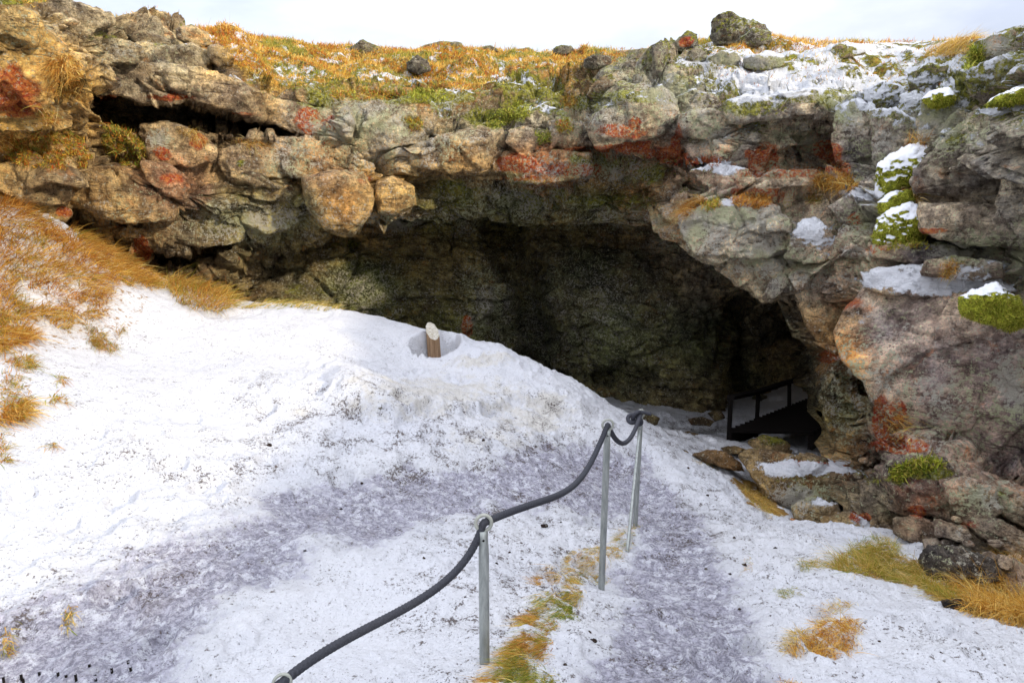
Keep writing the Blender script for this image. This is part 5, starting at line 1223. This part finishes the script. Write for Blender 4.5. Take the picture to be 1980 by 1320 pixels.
for q, a_ in enumerate([
    ('bright orange tuft spilling from a ledge right of the arching slab', [(1572,345),(1600,338),(1640,352),(1660,362),(1610,372),(1580,365)], 900, ['gold', 'gold', 'orange'], (.12, .32), (-.2, -.4, -.1)),
    ('rust coloured tuft hanging at the left tip of the jutting block', [(1316,400),(1345,382),(1370,385),(1340,410),(1322,425)], 420, ['orange'], (.1, .28), (-.5, -.4, -.5)),
    ('orange tuft on the golden hanging pillar', [(95,125),(130,105),(160,120),(165,160),(140,185),(100,180)], 1500, ['gold', 'orange', 'gold'], (.06, .16), (0, -.5, -.4)),
    ('spiky tuft above the orange heather at the left', [(72,210),(98,208),(110,235),(90,250),(75,230)], 380, ['straw', 'orange'], (.1, .24), (0, -.4, .1)),
    ('tan grass hanging over the rock with white and red lichen', [(340,248),(380,252),(405,275),(395,282),(350,258)], 260, ['straw', 'gold'], (.06, .16), (.2, -.4, -.5)),
    ('thin straw drooping from the lip right of the lichen spotted rock', [(445,275),(500,272),(530,285),(480,285)], 200, ['straw', 'orange'], (.12, .3), (.2, -.4, -.4)),
    ('fine orange grass on the snowy knob of the ledge', [(1822,515),(1848,508),(1852,530),(1826,535)], 260, ['orange', 'straw'], (.06, .14), (-.2, -.4, 0)),
    ('straw tuft in the notch above the cracked grey block', [(1755,272),(1785,268),(1790,280),(1760,284)], 200, ['orange', 'straw'], (.08, .26), (0, -.3, .2)),
    ('orange grass between the two moss cushions', [(1735,370),(1765,365),(1785,390),(1760,395)], 260, ['orange', 'straw'], (.06, .14), (.2, -.4, -.1)),
    ('thin yellow tuft right of the burnt orange heather cushion', [(1560,375),(1590,372),(1590,395),(1560,400)], 200, ['gold', 'olive'], (.06, .14), (0, -.4, -.1)),
    ('dry straw over the bright red crusted rock', [(1700,800),(1740,800),(1770,870),(1720,850)], 200, ['straw', 'orange'], (.1, .3), (.3, -.3, -.5)),
    ('orange grass under the long roof slab at the left edge', [(0,262),(30,258),(34,285),(0,290)], 300, ['orange', 'gold'], (.06, .14), (0, -.4, -.2)),
    ('golden grass crowning the right skyline', [(1840,82),(1896,74),(1892,95),(1850,110),(1780,112),(1800,96)], 1500, ['gold', 'straw'], (.12, .26), (.2, -.2, .3)),
    ('orange tuft in the centre cleft', [(1082,188),(1115,185),(1118,205),(1090,208)], 300, ['orange', 'gold'], (.06, .14), (0, -.4, -.1))]):
    lab, poly, n, pal, L, fall = a_
    cliff_plant('grass_tuft', lab, poly, n, pal, 300 + q, L, (.0035, .008), 'grass', fall, CGp)
HG = 'low heather and moss plants on the rock'
for q, (lab, poly, n, pal, nm, cat) in enumerate([
    ('wide olive and orange heather mat on the ledge at the left edge', [(8,285),(60,262),(130,250),(180,270),(185,305),(150,330),(90,325),(30,318),(10,305)], 5200, ['heath', 'olive', 'heath'], 'heather', 'heather'),
    ('red tinged heather bush beside the wide heather mat', [(198,240),(235,232),(262,262),(280,290),(270,325),(235,320),(205,300)], 3600, ['heath', 'green', 'olive'], 'heather', 'heather'),
    ('burnt orange heather cushion on the jutting block', [(1412,385),(1440,376),(1482,378),(1492,392),(1470,404),(1430,398)], 1500, ['orange', 'orange'], 'heather', 'heather'),
    ('yellow moss patch at the left tip of the jutting block', [(1358,395),(1385,385),(1395,392),(1370,408)], 500, ['gold', 'moss'], 'moss_patch', 'moss'),
    ('green moss hummock in the centre cleft', [(940,225),(975,215),(990,235),(970,248),(945,246)], 900, ['moss', 'green'], 'moss_patch', 'moss'),
    ('green moss hummock with snow at the centre rim', [(978,210),(1010,195),(1030,210),(1015,232),(985,232)], 900, ['moss', 'moss'], 'moss_patch', 'moss'),
    ('red and yellow moss spot on the grey centre rock', [(1075,235),(1100,230),(1108,250),(1080,260)], 500, ['moss', 'heath'], 'moss_patch', 'moss'),
    ('round green moss spot below the centre rocks', [(1032,255),(1062,252),(1066,272),(1040,278)], 500, ['moss', 'green'], 'moss_patch', 'moss'),
    ('round mixed moss spot on the wide pale block', [(785,230),(815,228),(816,252),(792,254)], 500, ['moss', 'heath'], 'moss_patch', 'moss'),
    ('long yellow green moss roll along the left centre rim', [(790,178),(830,170),(868,180),(865,200),(820,196),(790,190)], 1400, ['moss', 'moss'], 'moss_patch', 'moss'),
    ('orange heather row on the edge above the wide pale block', [(640,180),(700,170),(780,178),(785,192),(700,196),(645,192)], 2600, ['heath', 'orange', 'moss'], 'heather', 'heather'),
    ('bright moss cap on the maroon boulder', [(1722,912),(1760,892),(1812,888),(1818,900),(1770,918),(1728,925)], 1500, ['moss', 'green', 'moss'], 'moss_patch', 'moss'),
    ('moss streak below the right hand roof edge', [(1880,95),(1900,90),(1900,120),(1870,150),(1860,130)], 900, ['moss', 'green'], 'moss_patch', 'moss'),
    ('drooping moss fringe under the large snow topped cushion', [(1700,452),(1780,455),(1790,478),(1720,480)], 1100, ['moss', 'olive'], 'moss_patch', 'moss')]):
    cliff_plant(nm, lab, poly, n, pal, 400 + q, (.025, .065), (.006, .014), 'sprig', group=HG, cat=cat, dens=200)

# -- the heath on top
def heath():
    r = np.random.default_rng(3)
    w = CPL.ravel() * (CPXf > -100) * (CPXf < 2080)
    n1 = fbm(CPv, 1.5, 4, seed=80); n2 = fbm(CPv, 5, 3, seed=83)
    rocky = sm(1180, 1330, CPXf) * (CPYf > 100 - 20 * sm(1500, 1800, CPXf))
    keep = sm(-.5, .15, n2 + .2) * (1 - .93 * rocky) * w * (1 - np.clip(blobs(SNOWS, CPXf, CPYf, n1 * 0), 0, 1) * .6)
    idx = r.choice(len(CPv), 105000, p=keep / keep.sum())
    b = CPv[idx] + r.normal(0, 1, (len(idx), 3)) * .012 * (CPv[idx, 1:2] / 8)
    sc = np.clip(b[:, 1] / 11, .7, 1.8)
    sets = []; nn1 = n1[idx]
    for q, (m, pal) in enumerate([(nn1 > .12, 'heath'), ((nn1 <= .12) & (nn1 > -.35), 'gold'), (nn1 <= -.35, 'olive')]):
        k = np.flatnonzero(m); N_ = len(k)
        d = unit(np.array([.1, -.15, 1.0]) + r.normal(0, .55, (N_, 3))); d[:, 2] = np.abs(d[:, 2])
        sets.append(blades(b[k] - [0, 0, .01], d, r.uniform(.02, .065, N_) * sc[k], r.uniform(.006, .014, N_) * sc[k], r.normal(0, .25, (N_, 3)), pal, 500 + q, seg=2))
    k = r.integers(0, len(b), 700)          # taller straws against the sky
    d = unit(np.array([.1, -.1, 1.6]) + r.normal(0, .2, (700, 3)))
    sets.append(blades(b[k], d, r.uniform(.08, .18, 700) * sc[k], r.uniform(.004, .007, 700) * sc[k], r.normal(0, .15, (700, 3)), 'straw', 520))
    blade_obj('heath', sets, 'orange and yellow autumn heath with thin snow along the top of the cliff', 'heath', kind='stuff')
heath()

# -- moss cushions
def cushion(label, outline, d=None, prot=.5, thick=.2, add=(0, 0, 0, 0), seed=0, fur=2500, tint=(1, 1, 1), snow_top=True):
    pl = np.array(outline, float); c = pl.mean(0); base = d if d else cliff_depth(*c) - prot + thick
    V, F, C, size = rock_shape(outline, base, thick, 900 + seed, rough=.7, facets=3, top=.9, bottom=.3, round_=4)
    N = tri_normals(V, F)
    if (N * (V - C)).sum() < 0: N = -N
    V = V + N * (.02 * fbm(V, 7, 3, seed=7) + .010 * fbm(V, 26, 2, seed=8))[:, None]
    at = paint(V, None, add); at['tint'][:] = tint
    rt_ = empty('moss_cushion', C, label, 'moss', 'snow topped moss cushions on the right cliff')
    o = make_mesh('cushion', V, F, at, mat=M_MOSS, origin=C, parent=rt_)
    r = np.random.default_rng(seed + 77)
    sn = N[:, 2] * .55 + at['cover'][:, 2] * .9
    ok = np.flatnonzero((sn < .82) & (N[:, 1] < .4)); i = r.choice(ok, fur)
    d_ = unit(N[i] + r.normal(0, .4, (fur, 3)) + [0, 0, -.15])
    blade_obj('moss_tips', [blades(V[i] - d_ * .004, d_, r.uniform(.012, .035, fur), r.uniform(.004, .008, fur), r.normal(0, .2, (fur, 3)), 'moss', seed + 5, seg=2)], None, None, origin=C, parent=rt_)
cushion('long snow capped moss cushion leaning on the big dark angular block', [(1704,322),(1722,300),(1755,280),(1808,274),(1806,312),(1786,345),(1755,352),(1735,372),(1712,395),(1702,370)], prot=.45, thick=.3, add=(0, 0, .92, 0), seed=1, fur=5000)
cushion('round vivid green moss cushion with a snow cap, lower of the pair', [(1692,458),(1700,425),(1722,402),(1752,390),(1784,402),(1786,438),(1770,466),(1735,478),(1700,476)], prot=.6, thick=.3, add=(0, 0, .85, 0), seed=2, fur=5000)
cushion('middle green moss cushion between the long and the round one', [(1702,392),(1722,372),(1752,368),(1765,385),(1740,405),(1708,415)], prot=.5, thick=.2, add=(0, 0, .35, 0), seed=3, fur=1800)
cushion('shaggy green moss cushion on the right end of the snow covered ledge', [(1862,585),(1880,562),(1920,546),(1958,580),(1977,618),(1952,638),(1905,620),(1868,612)], prot=.85, thick=.28, add=(0, 0, .35, 0), seed=4, fur=6000)
cushion('smooth bright moss slope with snow at the upper right edge', [(1908,205),(1925,188),(1960,172),(2040,150),(2040,195),(1965,200)], prot=.65, thick=.2, add=(0, 0, .25, 0), seed=5, fur=2500)
cushion('moss and snow cap on the mint green lichen boulder', [(1786,190),(1800,176),(1830,172),(1846,188),(1840,204),(1806,204)], prot=.75, thick=.15, add=(0, 0, .4, 0), seed=6, fur=1200)
# ------------------------------------------------------------------ light, sky, camera
SUN_EL, SUN_AZ = math.radians(21), math.radians(-36)      # azimuth measured from +X towards +Y
world = bpy.data.worlds.new('World'); scene.world = world; world.use_nodes = True
nt = world.node_tree; nt.nodes.clear()
out = nt.nodes.new('ShaderNodeOutputWorld'); bg = nt.nodes.new('ShaderNodeBackground')
sky = nt.nodes.new('ShaderNodeTexSky'); sky.sky_type = 'NISHITA'; sky.sun_disc = False
sky.sun_elevation = SUN_EL; sky.sun_rotation = math.radians(90) - SUN_AZ
sky.altitude = 300; sky.air_density = 1.0; sky.dust_density = 2.0; sky.ozone_density = 1.0
tc = nt.nodes.new('ShaderNodeTexCoord'); mp = nt.nodes.new('ShaderNodeMapping'); mp.inputs['Scale'].default_value = (1.6, 1.6, 4.5)
nz = nt.nodes.new('ShaderNodeTexNoise'); nz.inputs['Scale'].default_value = 1.5; nz.inputs['Detail'].default_value = 6; nz.inputs['Roughness'].default_value = .55
rp = nt.nodes.new('ShaderNodeValToRGB'); rp.color_ramp.elements[0].position = .36; rp.color_ramp.elements[1].position = .66
rp.color_ramp.elements[0].color = (5.2, 5.5, 6.6, 1); rp.color_ramp.elements[1].color = (8.6, 8.7, 9.0, 1)
mx = nt.nodes.new('ShaderNodeMix'); mx.data_type = 'RGBA'; mx.inputs[0].default_value = .82
L_ = nt.links.new
L_(tc.outputs['Generated'], mp.inputs[0]); L_(mp.outputs[0], nz.inputs['Vector']); L_(nz.outputs['Fac'], rp.inputs[0])
# a thin overcast is brighter overhead than at the horizon
sp = nt.nodes.new('ShaderNodeSeparateXYZ'); L_(tc.outputs['Generated'], sp.inputs[0])
mr = nt.nodes.new('ShaderNodeMapRange'); mr.inputs[1].default_value = 0.0; mr.inputs[2].default_value = 1.0; mr.inputs[3].default_value = .34; mr.inputs[4].default_value = 1.95
L_(sp.outputs[2], mr.inputs[0]); ml = nt.nodes.new('ShaderNodeMix'); ml.data_type = 'RGBA'; ml.blend_type = 'MULTIPLY'; ml.inputs[0].default_value = 1.0
L_(rp.outputs[0], ml.inputs[6]); L_(mr.outputs[0], ml.inputs[7])
L_(sky.outputs[0], mx.inputs[6]); L_(ml.outputs[2], mx.inputs[7]); L_(mx.outputs[2], bg.inputs[0])
bg.inputs[1].default_value = .10; L_(bg.outputs[0], out.inputs[0])

sl = bpy.data.lights.new('sun', 'SUN'); sl.energy = 1.6; sl.angle = math.radians(2.0); sl.color = (1.0, .88, .70)
so = bpy.data.objects.new('sun', sl); COL.objects.link(so)
from mathutils import Vector
dv = Vector((math.cos(SUN_EL) * math.cos(SUN_AZ), math.cos(SUN_EL) * math.sin(SUN_AZ), math.sin(SUN_EL)))
so.rotation_euler = dv.to_track_quat('Z', 'Y').to_euler(); so.location = dv * 40

cam = bpy.data.cameras.new('camera'); co = bpy.data.objects.new('camera', cam); COL.objects.link(co)
co.location = (0, 0, H); co.rotation_euler = (math.radians(90) - TH, 0, 0)
cam.sensor_width = 36; cam.lens = 24.0; cam.clip_end = 2000; cam.clip_start = .05
scene.camera = co
vs = scene.view_settings
scene.display_settings.display_device = 'sRGB'; vs.view_transform = 'Standard'; vs.look = 'None'; vs.exposure = 1.22; vs.gamma = 1.0
scene.render.engine = 'CYCLES'; scene.cycles.max_bounces = 8; scene.cycles.diffuse_bounces = 5
scene.render.resolution_x = 1024; scene.render.resolution_y = 682
